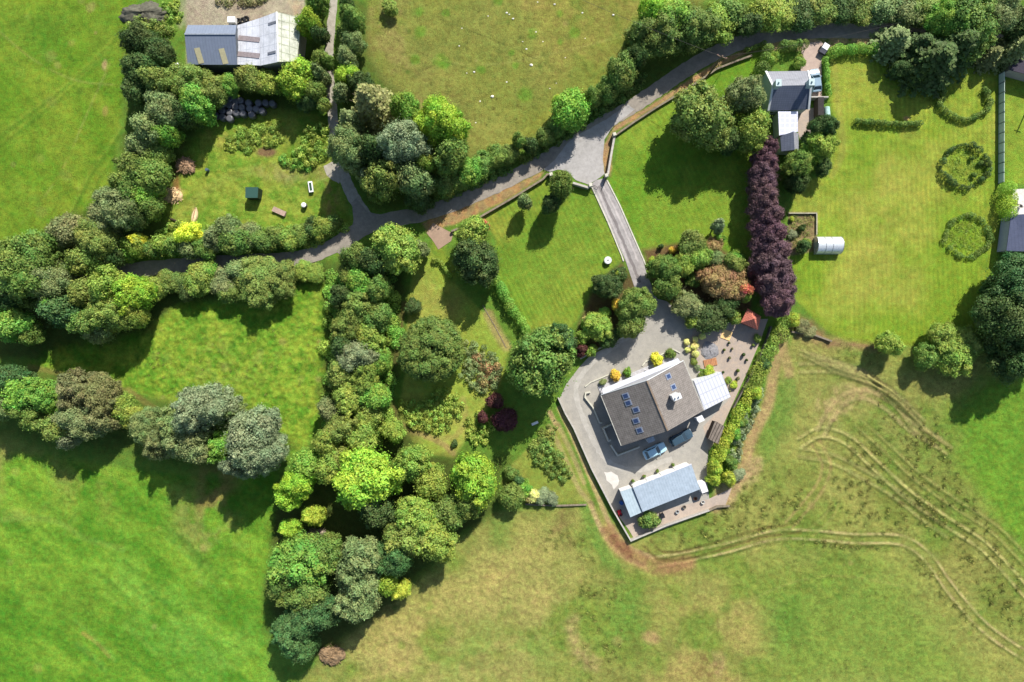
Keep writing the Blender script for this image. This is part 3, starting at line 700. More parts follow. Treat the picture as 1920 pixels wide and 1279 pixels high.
for poly, cnt, sz in (([(1310, 985), (1390, 925), (1510, 915), (1510, 975), (1400, 1005), (1320, 1020)], 80, 1.0), ([(1560, 880), (1680, 890), (1770, 960), (1780, 1010), (1600, 1000), (1540, 930)], 90, 1.0), ([(1690, 820), (1780, 800), (1790, 880), (1920, 1080), (1920, 1200), (1850, 1130), (1720, 960)], 260, .85),
                       ([(1640, 720), (1760, 780), (1770, 860), (1650, 820)], 60, .8), ([(1090, 1060), (1170, 1085), (1160, 1290), (1100, 1290), (1060, 1140)], 70, .8), ([(1570, 830), (1620, 800), (1690, 880), (1600, 880)], 45, .8), ([(1500, 1010), (1600, 1020), (1700, 1025), (1600, 1032), (1500, 1022)], 30, .8), ([(1690, 1020), (1740, 1060), (1800, 1140), (1850, 1190), (1790, 1150), (1710, 1060)], 45, .8), ([(1200, 1000), (1330, 975), (1480, 900), (1490, 870), (1420, 880), (1300, 1040)], 40, .7),
                       ([(1000, 990), (1100, 990), (1120, 1060), (1020, 1060)], 35, .7), ([(1580, 640), (1680, 660), (1660, 690), (1560, 670)], 30, .6), ([(1440, 960), (1900, 1100), (1900, 1279), (1300, 1279)], 150, .45), ([(700, 20), (1100, 20), (1050, 230), (860, 260), (720, 120)], 90, .4), ([(700, 1100), (1060, 1000), (1060, 1279), (660, 1279)], 80, .4), ([(300, 640), (600, 600), (600, 780), (440, 740), (260, 700)], 110, .5)):
    xs = [p[0] for p in poly]; ys = [p[1] for p in poly]; k = 0
    while k < cnt:
        x = rg0.uniform(min(xs), max(xs)); y = rg0.uniform(min(ys), max(ys))
        if not inpoly(x, y, poly): continue
        k += 1; s = sz * rg0.uniform(.35, 1.15); RUSH.append((x, y, s)); w = P(x, y)
        i0 = np.searchsorted(gx, w.x); j0 = np.searchsorted(gy, w.y); R = 5
        ii_ = np.arange(max(0, i0 - R), min(NX, i0 + R)); jj_ = np.arange(max(0, j0 - R), min(NY, j0 + R)); I, J = np.meshgrid(ii_, jj_); idx = (J * NX + I).ravel()
        an = rg0.uniform(0, 3.1); dx = gX[idx] - w.x; dy = gY[idx] - w.y; u = dx * math.cos(an) + dy * math.sin(an); v = -dx * math.sin(an) + dy * math.cos(an)
        m_ = np.exp(-((u / (.42 * s + .08)) ** 2 + (v / (.25 * s + .08)) ** 2)); q_ = np.array(alb((62, 78, 34) if rg0.random() < .7 else (92, 84, 44)))
        C[idx] = C[idx] * (1 - .5 * m_[:, None]) + q_ * .5 * m_[:, None]; Z[idx] += .06 * s * m_
M_ROAD = surfaced('worn_asphalt', (172, 163, 150), (144, 136, 125)); M_FORE = surfaced('grey_chippings', (192, 188, 184), (168, 164, 160))
M_DRIVE = surfaced('drive_surface', (190, 184, 180), (158, 152, 150)); M_YARD = surfaced('yard_gravel', (188, 182, 170), (162, 158, 150), 1.0, .12, 9)
M_PATIO = surfaced('patio_gravel', (196, 176, 156), (174, 162, 152), 1.4, .14, 10); M_LANE = surfaced('lane_surface', (196, 188, 172), (156, 150, 134))
strip('road', [(2080, 120), (1900, 82), (1780, 66), (1680, 58), (1600, 58), (1520, 58), (1450, 66), (1390, 80), (1335, 103), (1280, 135), (1230, 170), (1180, 203), (1130, 232), (1080, 264), (1030, 296), (960, 334), (900, 362), (840, 386), (780, 404), (720, 414), (670, 432), (620, 464), (560, 484), (480, 490), (400, 494), (320, 500), (240, 508), (160, 522), (60, 545), (-120, 590)], 2.6, .030, M_ROAD, .10, 3)
strip('lane', [(688, 408), (664, 372), (647, 335), (632, 290), (626, 240), (621, 180), (617, 120), (620, 60), (626, 0), (640, -120)], (2.2, 1.25), .026, M_LANE, .08, 4)
sheet('junction', [(625, 466), (655, 440), (663, 415), (660, 380), (668, 372), (690, 398), (720, 404), (760, 404), (720, 425), (680, 445), (650, 470), (640, 480)], .034, M_ROAD, rag=.05)
sheet('forecourt', [(1040, 300), (1062, 270), (1086, 252), (1130, 228), (1178, 196), (1190, 206), (1150, 236), (1133, 262), (1130, 300), (1133, 326), (1118, 338), (1104, 346), (1080, 338), (1064, 322), (1050, 318), (1030, 322), (1020, 318)], .038, M_FORE, rag=.06)
sheet('driveway', [(1108, 345), (1118, 338), (1134, 334), (1160, 385), (1184, 440), (1206, 488), (1212, 512), (1232, 560), (1204, 575), (1190, 540), (1174, 492), (1140, 415)], .042, M_DRIVE)
M_WEAR = surfaced('worn_drive_band', (150, 142, 140), (128, 122, 120)); M_WEARL = surfaced('pale_drive_band', (208, 200, 196), (184, 176, 172))
strip('wheel_wear', [(1123, 348), (1148, 405), (1168, 452), (1186, 496), (1200, 530)], .5, .046, M_WEAR, .09, 7)
strip('wheel_wear', [(1117, 349), (1140, 402), (1161, 450), (1178, 492)], .28, .046, M_WEARL, .07, 8)
strip('wheel_wear', [(1131, 348), (1154, 394), (1175, 440), (1196, 490)], .3, .046, M_WEARL, .07, 9)
strip('wheel_wear', [(1216, 560), (1200, 610), (1150, 650), (1100, 690), (1080, 730), (1092, 780), (1120, 840), (1150, 872), (1200, 880), (1260, 860)], .9, .034, surfaced('yard_wear', (200, 194, 184), (178, 174, 164)), .15, 10)
sheet('yard', [(1204, 575), (1232, 560), (1250, 565), (1262, 575), (1300, 612), (1330, 640), (1300, 680), (1330, 720), (1372, 745), (1345, 790), (1328, 845), (1325, 900), (1330, 935), (1190, 1008), (1150, 955), (1110, 880), (1075, 803), (1049, 748), (1062, 720), (1085, 690), (1105, 668), (1160, 640), (1190, 622)], .030, M_YARD)
sheet('patio', [(1300, 618), (1330, 614), (1385, 600), (1440, 598), (1425, 640), (1400, 700), (1370, 765), (1350, 810), (1330, 845), (1318, 800), (1370, 745), (1352, 700), (1310, 690), (1290, 660)], .036, M_PATIO)
sheet('cottage_drive', [(1504, 82), (1540, 78), (1552, 92), (1540, 110), (1541, 180), (1522, 184), (1520, 140), (1500, 138), (1502, 110)], .030, surfaced('pink_gravel', (204, 182, 166), (184, 162, 150)))
sheet('cottage_terrace', [(1496, 204), (1534, 202), (1534, 220), (1515, 262), (1500, 262), (1494, 240)], .034, M_PATIO)
sheet('gate_apron', [(800, 437), (812, 418), (838, 432), (850, 438), (846, 452), (822, 468), (812, 452)], .034, surfaced('apron_gravel', (184, 156, 134), (166, 142, 122)))
sheet('paddock_gateway', [(606, 312), (628, 300), (640, 330), (636, 345), (612, 330)], .020, M_LANE, rag=.1)
sheet('pale_patch', [(1131, 886), (1146, 884), (1158, 892), (1160, 910), (1150, 917), (1138, 902)], .036, surfaced('pale_patch_surface', (236, 230, 220), (206, 200, 190), 1, .1, k=1.35), rag=.2)  # irregular near-white patch on the yard surface
sheet('garage_yard', [(1330, 935), (1372, 915), (1360, 948), (1335, 956), (1190, 1012), (1168, 975)], .036, surfaced('pebble_gravel', (200, 182, 164), (176, 162, 150)))

me = bpy.data.meshes.new('ground'); nv = len(gX)
me.vertices.add(nv); me.vertices.foreach_set('co', np.stack([gX, gY, Z - .012], 1).astype(np.float32).ravel())
ii, jj = np.meshgrid(np.arange(NX - 1), np.arange(NY - 1)); a = (jj * NX + ii).ravel()
q = np.stack([a, a + 1, a + NX + 1, a + NX], 1).astype(np.int32); nf = len(q)
me.loops.add(nf * 4); me.loops.foreach_set('vertex_index', q.ravel()); me.polygons.add(nf)
me.polygons.foreach_set('loop_start', np.arange(0, nf * 4, 4, dtype=np.int32)); me.polygons.foreach_set('use_smooth', np.ones(nf, bool)); me.update(calc_edges=True)
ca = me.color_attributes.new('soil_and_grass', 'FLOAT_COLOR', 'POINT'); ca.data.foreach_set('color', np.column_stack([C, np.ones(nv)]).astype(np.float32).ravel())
gm, n, l, b = newmat('ground'); at = n.new('ShaderNodeAttribute'); at.attribute_name = 'soil_and_grass'; g = n.new('ShaderNodeNewGeometry')
f1 = noise_ramp(n, l, 2.2, .78, 1.22, coord=g.outputs['Position'], detail=8, rough=.72); f2 = noise_ramp(n, l, 8, .62, 1.38, coord=g.outputs['Position'], detail=4)
f3 = noise_ramp(n, l, .35, .9, 1.1, coord=g.outputs['Position'])
hs = n.new('ShaderNodeHueSaturation'); l.new(at.outputs['Color'], hs.inputs['Color'])
l.new(noise_ramp(n, l, 1.1, .477, .523, coord=g.outputs['Position'], detail=6), hs.inputs['Hue'])
l.new(mulc(n, l, mulc(n, l, mulc(n, l, hs.outputs[0], f1), f2), f3), b.inputs['Base Color']); b.inputs['Roughness'].default_value = .95; b.inputs['Specular IOR Level'].default_value = .1
bp = n.new('ShaderNodeBump'); bp.inputs['Strength'].default_value = .9; bp.inputs['Distance'].default_value = .14; l.new(f2, bp.inputs['Height']); l.new(bp.outputs[0], b.inputs['Normal'])
me.materials.append(gm); go = bpy.data.objects.new('ground', me); COL.objects.link(go); go['kind'] = 'structure'
del C, GX, GY, nM, nA, nB, nC, nD, nE, nF, nG
# ------------------------------------------------------------------ buildings
GLASS = glassy('window_glass', (60, 80, 100)); FRAME = solid('white_frames', (235, 236, 236), rough=.4, var=.06, k=1.1)
def inset_pts(pts, d):
    c = sum(pts, Vector((0, 0, 0))) / len(pts); out = []
    n = len(pts)
    for i, p in enumerate(pts):
        a = (pts[i - 1] - p); b = (pts[(i + 1) % n] - p); a.z = b.z = 0
        out.append(p + a.normalized() * d + b.normalized() * d)
    return out
def slab(m, q, t):
    """a roof plane q (4 or 3 corners, upward) with thickness t"""
    n = len(q); nr = (q[1] - q[0]).cross(q[2] - q[0]).normalized()
    if nr.z < 0: q = list(reversed(q)); nr = -nr
    lo = [p - Vector((0, 0, t)) for p in q]
    m.add(list(q) + lo, [tuple(range(n)), tuple(range(2 * n - 1, n - 1, -1))] + [(i, n + i, n + (i + 1) % n, (i + 1) % n) for i in range(n)])
def window_on(parent, a, b, t, z, w, h, name='window', mat=None, out=None):
    """a window in the wall from a to b (outside on its right when walking a->b unless out is given)"""
    a = Vector((a.x, a.y, 0)); b = Vector((b.x, b.y, 0)); d = (b - a).normalized(); nrm = Vector((d.y, -d.x, 0))
    if out is not None and nrm.dot(out) < 0: nrm = -nrm
    c = a.lerp(b, t) + Vector((0, 0, z)) + nrm * .03; rz = math.atan2(d.y, d.x)
    f = MB(); f.box(c, (w, .07, h), rz)
    fo = f.build(name, mat or FRAME, parent)
    if name == 'window':
        for k in (-.25, .25): pass
        MB().box(c + nrm * .045, (w - .16, .03, h - .16), rz).build('pane', GLASS, fo)
    return fo
def gable(name, label, cat, e1, rd, e2, he1, hr, he2, m1, m2, wall, ins=(.25, .12), t=.12, group=None, ridge_mat=None, wall_low=0.0):
    A, B = (P(*p, he1) for p in e1); Ra, Rb = (P(*p, hr) for p in rd); D, Cc = (P(*p, he2) for p in e2)
    c = (A + B + Cc + D) / 4; c.z = 0
    root = empty(name, c, label, cat, group)
    x = (B - A).normalized(); x.z = 0; y = (D - A); y.z = 0; y.normalize()
    a = A + x * ins[1] + y * ins[0]; b = B - x * ins[1] + y * ins[0]; cc = Cc - x * ins[1] - y * ins[0]; d = D + x * ins[1] - y * ins[0]
    ra = Ra + x * ins[1]; rb = Rb - x * ins[1]; dz = t + .02
    m = MB(); g = [Vector((p.x, p.y, 0)) for p in (a, b, cc, d)]
    up = [p - Vector((0, 0, dz)) for p in (a, b, cc, d, ra, rb)]
    up[0].z += 0; 
    m.add(g + up, [(0, 1, 5, 4), (2, 3, 7, 6), (3, 0, 4, 8, 7), (1, 2, 6, 9, 5)])
    m.build('wall', wall, root)
    r1 = MB(); slab(r1, [A, B, Rb, Ra], t); rf = r1.build('roof', m1, root)
    r2 = MB(); slab(r2, [Ra, Rb, Cc, D], t); r2.build('roof', m2, root)
    if ridge_mat:
        MB().bar(Ra + Vector((0, 0, .03)), Rb + Vector((0, 0, .03)), .24, .12).build('ridge_cap', ridge_mat, root)
    return root, dict(A=A, B=B, C=Cc, D=D, Ra=Ra, Rb=Rb, a=a, b=b, c=cc, d=d, x=x, y=y)
def flat_roofed(name, label, cat, corners, hs, roofm, wall, ins=.15, t=.12, group=None):
    q = [P(*p, h) for p, h in zip(corners, hs)]; c = sum(q, Vector()) / len(q); c.z = 0
    root = empty(name, c, label, cat, group)
    w = inset_pts(q, ins); n = len(q); m = MB()
    m.add([Vector((p.x, p.y, 0)) for p in w] + [p - Vector((0, 0, t + .02)) for p in w], [(i, (i + 1) % n, n + (i + 1) % n, n + i) for i in range(n)])
    m.build('wall', wall, root)
    r = MB(); slab(r, q, t); r.build('roof', roofm, root)
    return root, q, w

# main house
RENDERW = solid('pale_render', (200, 201, 208), var=.08, k=1.6); DKTILE = lined('brown_tiles', (138, 131, 125), (118, 111, 106), math.radians(22.6), .34, .2, rough=.85, var=.22, cross=.33, k=1.35)
house, hg = gable('house', 'large brown roofed house with roof windows in the gravel yard', 'house',
    ((1127.5, 741), (1165.7, 836)), ((1213.2, 714), (1252, 808)), ((1281, 677), (1319.5, 770)), 4.1, 8.8, 4.1, DKTILE, DKTILE, RENDERW, ins=(.35, .08), ridge_mat=solid('ridge_tiles', (140, 122, 104)))
nW = (hg['B'] - hg['A']).cross(hg['Ra'] - hg['A']).normalized(); nE_ = (hg['D'] - hg['Ra']).cross(hg['Rb'] - hg['Ra']).normalized()
if nW.z < 0: nW = -nW
if nE_.z < 0: nE_ = -nE_
SKYG = glassy('roof_window_glass', (58, 76, 116)); SKYF = solid('roof_window_frame', (146, 156, 176), rough=.5, var=.1)
lx = hg['x']
def on_roof(px, py, p0, nn, w, l, name, lift=.06):
    c = ray_plane(px, py, p0, nn); u = lx.copy(); v = nn.cross(u).normalized(); return c, u, v
for (zx, zy) in ((712, 652), (737, 722), (815, 790), (815, 900), (850, 995), (1135, 458), (1185, 565)):
    px, py = 1040 + zx / 5.333, 620 + zy / 5.333; wst = zx < 1000
    nn = nW if wst else nE_; c, u, v = on_roof(px, py, hg['A'] if wst else hg['D'], nn, 1, 1, '')
    for (s, th, mt, nm, par) in ((.48, .10, SKYF, 'skylight', None), (.32, .02, SKYG, 'pane', 1)):
        if par: c2 = c + nn * .13
        else: c2 = c + nn * .06
        vs = []
        for dz in (-th / 2, th / 2):
            for a, b in ((-1, -1), (1, -1), (1, 1), (-1, 1)): vs.append(c2 + u * a * s * 1.0 + v * b * s * 1.2 + nn * dz)
        o = MB().add(vs, [(3, 2, 1, 0), (4, 5, 6, 7), (0, 1, 5, 4), (1, 2, 6, 5), (2, 3, 7, 6), (3, 0, 4, 7)]).build(nm, mt, last if par else house)
        last = o
WHITEP = solid('white_paint', (236, 238, 238), rough=.6, var=.1, k=1.4)
cb = ray_plane(1262, 742, hg['D'], nE_); rzh = math.atan2(hg['x'].y, hg['x'].x)
ch = MB().box((cb.x, cb.y, cb.z + .65), (.8, 1.3, 4.0), rzh).build('chimney', WHITEP, house)
MB().box((cb.x, cb.y, cb.z + 2.7), (.95, 1.45, .12), rzh).build('chimney_cap', WHITEP, ch)
for s in (-.3, .3):
    MB().lathe((cb.x - math.sin(rzh) * s, cb.y + math.cos(rzh) * s, cb.z + 2.76), [(.13, 0), (.15, .05), (.12, .4), (.06, .42)], 12).build('chimney_pot', WHITEP, ch)
for s in (0.06, .94):
    for e0, e1 in ((hg['A'], hg['B']),): pass
MB().bar(hg['A'] + Vector((-.08, .02, -.08)), hg['B'] + Vector((-.08, .02, -.08)), .12).build('gutter', solid('grey_gutter', (196, 194, 184)), house)
MB().bar(hg['D'] + Vector((.08, 0, -.08)), hg['C'] + Vector((.08, 0, -.08)), .12).build('gutter', solid('grey_gutter', (196, 194, 184)), house)
bw_ = MB(); 
for p, q_ in ((hg['A'], hg['Ra']), (hg['Ra'], hg['D'])): bw_.bar(p - lx * .06 - Vector((0, 0, .08)), q_ - lx * .06 - Vector((0, 0, .08)), .10, .26)
bw_.build('bargeboard', WHITEP, house)
north = -hg['x']
for t_, z_, w_, h_ in ((.12, 1.4, 1.3, 1.1), (.30, 1.4, 1.6, 1.1), (.66, 1.4, 1.6, 1.1), (.86, 1.4, 1.3, 1.1)):
    window_on(house, hg['a'], hg['d'], t_, z_, w_, h_, out=north); window_on(house, hg['b'], hg['c'], t_, z_, w_, h_, out=-north)
window_on(house, hg['a'], hg['d'], .49, 1.05, 1.1, 2.1, 'door', solid('dark_door', (90, 60, 45), rough=.5), out=north)
for t_ in (.15, .45, .8): window_on(house, hg['a'], hg['b'], t_, 1.5, 1.6, 1.2, out=-hg['y']); window_on(house, hg['d'], hg['c'], t_, 1.5, 1.4, 1.2, out=hg['y'])
# plinth path along the lit gable
q0, q1 = hg['a'] + north * .05, hg['d'] + north * .05
MB().prism([(p.x, p.y) for p in (q0, q0 + north * 1.1, q1 + north * 1.1, q1)], .03, .16).build('plinth', solid('concrete_path', (206, 204, 206), k=1.5), house)
vr = MB(); oa, ob = P(1129.5, 729, 2.7), P(1271, 671.5, 2.7); ia, ib = hg['a'].lerp(hg['d'], .0), hg['d'].copy(); ia.z = ib.z = 3.55; ia = ia + north * .02; ib = ib + north * .02
slab(vr, [oa, ob, ib, ia], .1); vr.build('verandah_roof', lined('verandah_slates', (204, 206, 216), (190, 192, 204), math.radians(22.6), .3, .12, rough=.6, var=.08, k=1.35), house)
for i in range(6): q_ = oa.lerp(ob, .02 + i * .192) - north * .12; MB().bar((q_.x, q_.y, .05), (q_.x, q_.y, 2.6), .1).build('verandah_post', WHITEP, house)
# sun room, porch and back porch
POLY = lined('sun_room_panels', (240, 242, 248), (190, 194, 212), math.radians(22.6), .62, .12, rough=.35, var=.04, spec=.4, cross=1.9, k=1.85)
flat_roofed('sun_room', 'white glazed sun room against the east side of the brown roofed house', 'sun room', [(1301, 714), (1352, 697), (1370, 744), (1321, 769)], (3.3, 2.7, 2.7, 3.3), POLY, WHITEP, ins=.06)
flat_roofed('porch', 'small flat roofed grey porch behind the parked silver blue car', 'porch', [(1211.5, 823), (1225, 818), (1229, 826), (1216, 831.5)], (2.6,) * 4, solid('porch_felt', (176, 186, 196)), RENDERW, ins=.06)
flat_roofed('boiler_house', 'tiny white roofed lean-to at the south east corner of the large house', 'lean-to', [(1304, 784), (1316, 778), (1322, 788), (1311, 793)], (2.2,) * 4, WHITEP, RENDERW, ins=.06)
flat_roofed('log_store', 'weathered grey boarded log store beside the yellow green hedge', 'log store', [(1328, 823), (1347, 833), (1358, 799), (1341, 789)], (2.0, 2.4, 2.4, 2.0),
            lined('log_store_sheets', (136, 124, 112), (84, 74, 66), math.radians(-25), .5, .3, rough=.8, var=.25), solid('dark_boards', (84, 70, 58)), ins=.1)
# garage
SHEETB = lined('blue_grey_sheeting', (188, 203, 216), (168, 184, 200), math.radians(20.5), .45, .12, rough=.5, var=.12, spec=.3, k=1.6)
gar, gq, gw = flat_roofed('garage', 'long white walled garage with pale blue grey sheet roof', 'garage', [(1187, 914.5), (1296.5, 871), (1312.5, 917.5), (1205, 960)], (3.3, 3.3, 2.8, 2.8), SHEETB, solid('white_wall', (242, 240, 236), var=.07, k=1.3), ins=.12)
gar2, g2q, g2w = flat_roofed('garage_annex', 'lower whitish blue roofed annex on the west end of the long garage', 'annex', [(1163, 922), (1186, 914.5), (1204, 960.5), (1182, 970)], (2.9, 2.9, 2.5, 2.5),
    lined('pale_sheeting', (208, 226, 234), (186, 206, 216), math.radians(20.5), .45, .12, rough=.5, var=.1, k=1.75), solid('white_wall', (242, 240, 236)), ins=.1)
gn = (gq[0] - gq[3]); gn.z = 0
for i, t_ in enumerate((.12, .37, .62, .86)):
    window_on(gar, gw[0], gw[1], t_, 1.1, 2.3, 2.1, 'door', solid('garage_door', (236, 236, 232), var=.04, k=1.1), out=gn)
MB().bar(gq[0] + Vector((0, .08, -.05)), gq[1] + Vector((0, .08, -.05)), .14).build('gutter', solid('white_gutter', (226, 222, 226), k=1.3), gar)
for i, t_ in enumerate((.05, .25, .49, .77)):
    p = gw[0].lerp(gw[1], t_); p.z = 0; p = p + gn.normalized() * .55
    pe = empty('potted_shrub', p, ['first', 'second', 'third', 'fourth'][i] + ' small potted shrub from the west end along the white garage wall', 'potted plant', 'potted shrubs along the garage')
    MB().lathe(p + Vector((0, 0, .03)), [(.16, 0), (.24, .35), (.26, .38)], 12).build('pot', solid('clay_pot', (170, 110, 80)), pe)
    pr, me_ = CROWN['ball'][0]; shared('foliage', me_, pe, (0, 0, .65), (.32, .32, .4), i, PAL['md'])
MB().box(P(1316, 912, 1.2) - Vector((0, 0, .1)), (1.1, 1.7, 2.4), math.radians(20)).build('side_store', solid('white_wall', (242, 240, 236)), gar)
# gazebo
gp = [P(*p, 2.3) for p in ((1402, 578), (1427, 593.5), (1421, 619), (1389, 605))]; ap = P(1414, 598, 3.7); gc = sum(gp, Vector()) / 4; gc.z = 0
gz = empty('gazebo', gc, 'small gazebo with red tiled pyramid roof beside the purple trees', 'gazebo')
RT = lined('red_tiles', (212, 128, 106), (176, 98, 82), .5, .3, .2, rough=.8, var=.12, cross=.3, k=1.2)
for i in range(4):
    r = MB(); slab(r, [gp[i], gp[(i + 1) % 4], ap], .1); r.build('roof_slope', RT, gz)
MB().lathe(ap, [(.1, -.05), (.12, .1), (.03, .3)], 10).build('finial', RT, gz)
for p in inset_pts(gp, .3): MB().bar((p.x, p.y, 0), (p.x, p.y, 2.25), .12).build('post', solid('brown_post', (120, 84, 60)), gz)
fl = inset_pts(gp, .25); MB().prism([(p.x, p.y) for p in fl], .03, .15).build('floor', solid('timber_floor', (130, 96, 72)), gz)

# farm sheds
GREYS = lined('slate_grey_sheeting', (128, 138, 156), (112, 122, 142), 0, .5, .1, rough=.5, var=.07, k=1.3)
GREYN = lined('slate_grey_sheeting_north', (128, 138, 156), (112, 122, 142), 0, .5, .1, rough=.5, var=.07, k=1.3)  # for the north slope, same colours as the south one
STEEL = solid('shed_cladding', (110, 116, 122), rough=.6, var=.15); CONC = solid('concrete_wall', (170, 165, 155), var=.15)
gs, sg = gable('farm_shed', 'slate grey sheeted farm shed standing against the white roofed barn', 'shed', ((352, 47), (443.5, 47)), ((346, 64), (441, 64)), ((352, 121), (444, 121.5)), 4.6, 5.7, 4.0, GREYN, GREYS, STEEL, ridge_mat=solid('ridge_flashing', (150, 158, 170)))
nS = (sg['Rb'] - sg['Ra']).cross(sg['D'] - sg['Ra']).normalized(); nS = nS if nS.z > 0 else -nS
RL = solid('rooflight', (196, 188, 150), rough=.4, var=.12)
for (xa, xb) in (((369, 90), (378, 119)), ((415, 91), (423.5, 120))):
    c0 = ray_plane(*xa, sg['D'], nS) + nS * .03; c1 = ray_plane(*xb, sg['D'], nS) + nS * .03; MB().bar(c0, c1, .95, .05).build('rooflight', RL, gs)
WS = lined('whitish_sheeting', (226, 228, 234), (190, 194, 204), 0, 1.1, .06, rough=.6, var=.16, scale=.8, cross=1.9, k=1.5)
WSL = lined('lichened_sheeting', (216, 218, 200), (176, 180, 156), 0, 1.1, .10, rough=.7, var=.3, scale=1.4, cross=1.3, k=1.5)
bn, bg = gable('barn', 'old white roofed barn with lichen stained eastern slope', 'barn', ((487, 34), (488, 123)), ((519, 22), (522, 116)), ((565, 33), (557, 115)), 4.9, 6.6, 4.4, WS, WSL, CONC, ridge_mat=solid('pale_ridge', (236, 236, 222), k=1.2))
lt, lq, lw = flat_roofed('barn_lean_to', 'white roofed lean-to between the grey shed and the old barn', 'lean-to', [(445, 47.5), (486.5, 34.2), (487.5, 122.8), (445, 121)], (3.7, 4.8, 4.8, 3.7), WS, CONC)
nL = (lq[1] - lq[0]).cross(lq[3] - lq[0]).normalized(); nL = nL if nL.z > 0 else -nL
DKL = solid('grimy_rooflight', (158, 146, 146), rough=.5, var=.2)
for (xa, xb) in (((447, 71), (487, 75)), ((446, 101), (487, 105))):
    MB().bar(ray_plane(*xa, lq[0], nL) + nL * .03, ray_plane(*xb, lq[0], nL) + nL * .03, .85, .05).build('rooflight', DKL, lt)
nB_ = (bg['B'] - bg['A']).cross(bg['Ra'] - bg['A']).normalized(); nB_ = nB_ if nB_.z > 0 else -nB_
for (xa, xb) in (((503, 46), (518, 41)), ((502, 101), (517, 97))):
    MB().bar(ray_plane(*xa, bg['A'], nB_) + nB_ * .03, ray_plane(*xb, bg['A'], nB_) + nB_ * .03, .4, .05).build('rooflight', solid('dark_rooflight', (120, 124, 134)), bn)

# cottage
SLATE = lined('dark_slates', (92, 98, 114), (76, 82, 98), math.pi / 2, .3, .15, rough=.6, var=.1, cross=.4, k=1.0)  # on cottage and annex this darker copy carries the shade of the far slopes
SLATEN = lined('sunlit_slates', (158, 160, 168), (138, 138, 146), math.pi / 2, .3, .15, rough=.7, var=.12, cross=.4, k=1.5)  # paler copy of the slates for sun-facing slopes, sunlight put into the colour
PEBB = solid('cottage_render', (190, 208, 208), var=.08, k=1.3)
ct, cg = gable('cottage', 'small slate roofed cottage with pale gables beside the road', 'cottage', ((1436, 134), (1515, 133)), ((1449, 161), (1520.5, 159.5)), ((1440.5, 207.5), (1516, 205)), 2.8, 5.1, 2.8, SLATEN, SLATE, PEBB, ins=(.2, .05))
for nm, (a_, b_, c_) in dict(w=('A', 'Ra', 'D'), e=('B', 'Rb', 'C')).items():
    m = MB(); off = Vector((0, 0, .05))
    m.bar(cg[a_] + off, cg[b_] + off, .34, .16); m.bar(cg[b_] + off, cg[c_] + off, .34, .16); m.build('verge_cap', WHITEP, ct)
for px_, py_, s in ((1450.5, 161, 1), (1523, 160, -1)):
    pt = cg['Ra'] if s == 1 else cg['Rb']; c = Vector((pt.x + s * .45, pt.y, 5.3))
    chm = MB().box(c, (.8, 1.0, 2.2)).build('chimney', PEBB, ct); MB().box(c + Vector((0, 0, 1.15)), (.95, 1.15, .12)).build('chimney_cap', PEBB, chm)
    MB().lathe(c + Vector((0, 0, 1.2)), [(.13, 0), (.15, .05), (.12, .35), (.03, .36)], 12).build('chimney_pot', PEBB, chm)
for t_ in (.2, .5, .8):
    window_on(ct, cg['a'], cg['b'], t_, 1.3 if t_ != .5 else 1.0, 1.0, 1.2 if t_ != .5 else 2.0, 'window' if t_ != .5 else 'door', out=-cg['y'])
window_on(ct, cg['d'], cg['c'], .15, 1.4, .9, 1.0, out=cg['y'])
flat_roofed('glazed_link', 'pale glazed link roof between the cottage and its slate roofed annex', 'glazed link', [(1459, 209), (1496, 209), (1496, 247), (1461, 254)], (2.9, 2.9, 2.7, 2.7),
            lined('link_panels', (206, 208, 226), (236, 238, 246), 0, .9, .12, rough=.2, var=.06, spec=.6, cross=.85, k=1.2), PEBB, ins=.08)
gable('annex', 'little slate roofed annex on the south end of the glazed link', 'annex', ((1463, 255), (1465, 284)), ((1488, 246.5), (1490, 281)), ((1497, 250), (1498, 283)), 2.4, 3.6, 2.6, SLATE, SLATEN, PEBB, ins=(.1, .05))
flat_roofed('shade_block', 'low dark block standing in for shade behind the cottage drive', 'shed', [(1534, 182), (1545, 182), (1545, 216), (1534, 216)], (1.9,) * 4, solid('shade_block_top', (62, 58, 56), rough=.9), solid('dark_boards', (84, 70, 58)), ins=.05)  # dark block added in place of the shadow area beneath the garden wall
# far right bungalow, its terrace and the dark building in the corner
gable('bungalow', 'dark blue grey roofed bungalow at the edge beside the tall dark trees', 'bungalow', ((1896, 403), (1887, 470)), ((1945, 400), (1940, 472)), ((2010, 403), (2005, 470)), 2.7, 5.0, 2.7, lined('blue_slates', (92, 98, 122), (80, 86, 110), math.pi / 2, .3, .12, rough=.6, var=.08, cross=.4, k=1.15), SLATE, RENDERW)
sheet('bungalow_terrace', [(1900, 355), (2010, 350), (2010, 420), (1896, 404)], .03, surfaced('white_flags', (226, 222, 214), (196, 190, 182), 3, .15, k=1.25))
flat_roofed('outhouse', 'dark roofed outhouse in the top corner past the pale fence', 'outhouse', [(1893, 131), (2000, 160), (2010, 110), (1915, 95)], (2.6,) * 4, solid('outhouse_roof', (58, 52, 66), rough=.8), CONC)
MB().prism([tuple(P(*p)[:2]) for p in ((1885, 137), (1889, 134), (1960, 164), (1957, 168))], 0, .7).build('outhouse_path_wall', CONC) and None
o = bpy.data.objects['outhouse_path_wall']; o.name = 'garden_wall'; tag(o, 'low grey wall running out from beneath the dark corner outhouse', 'wall')
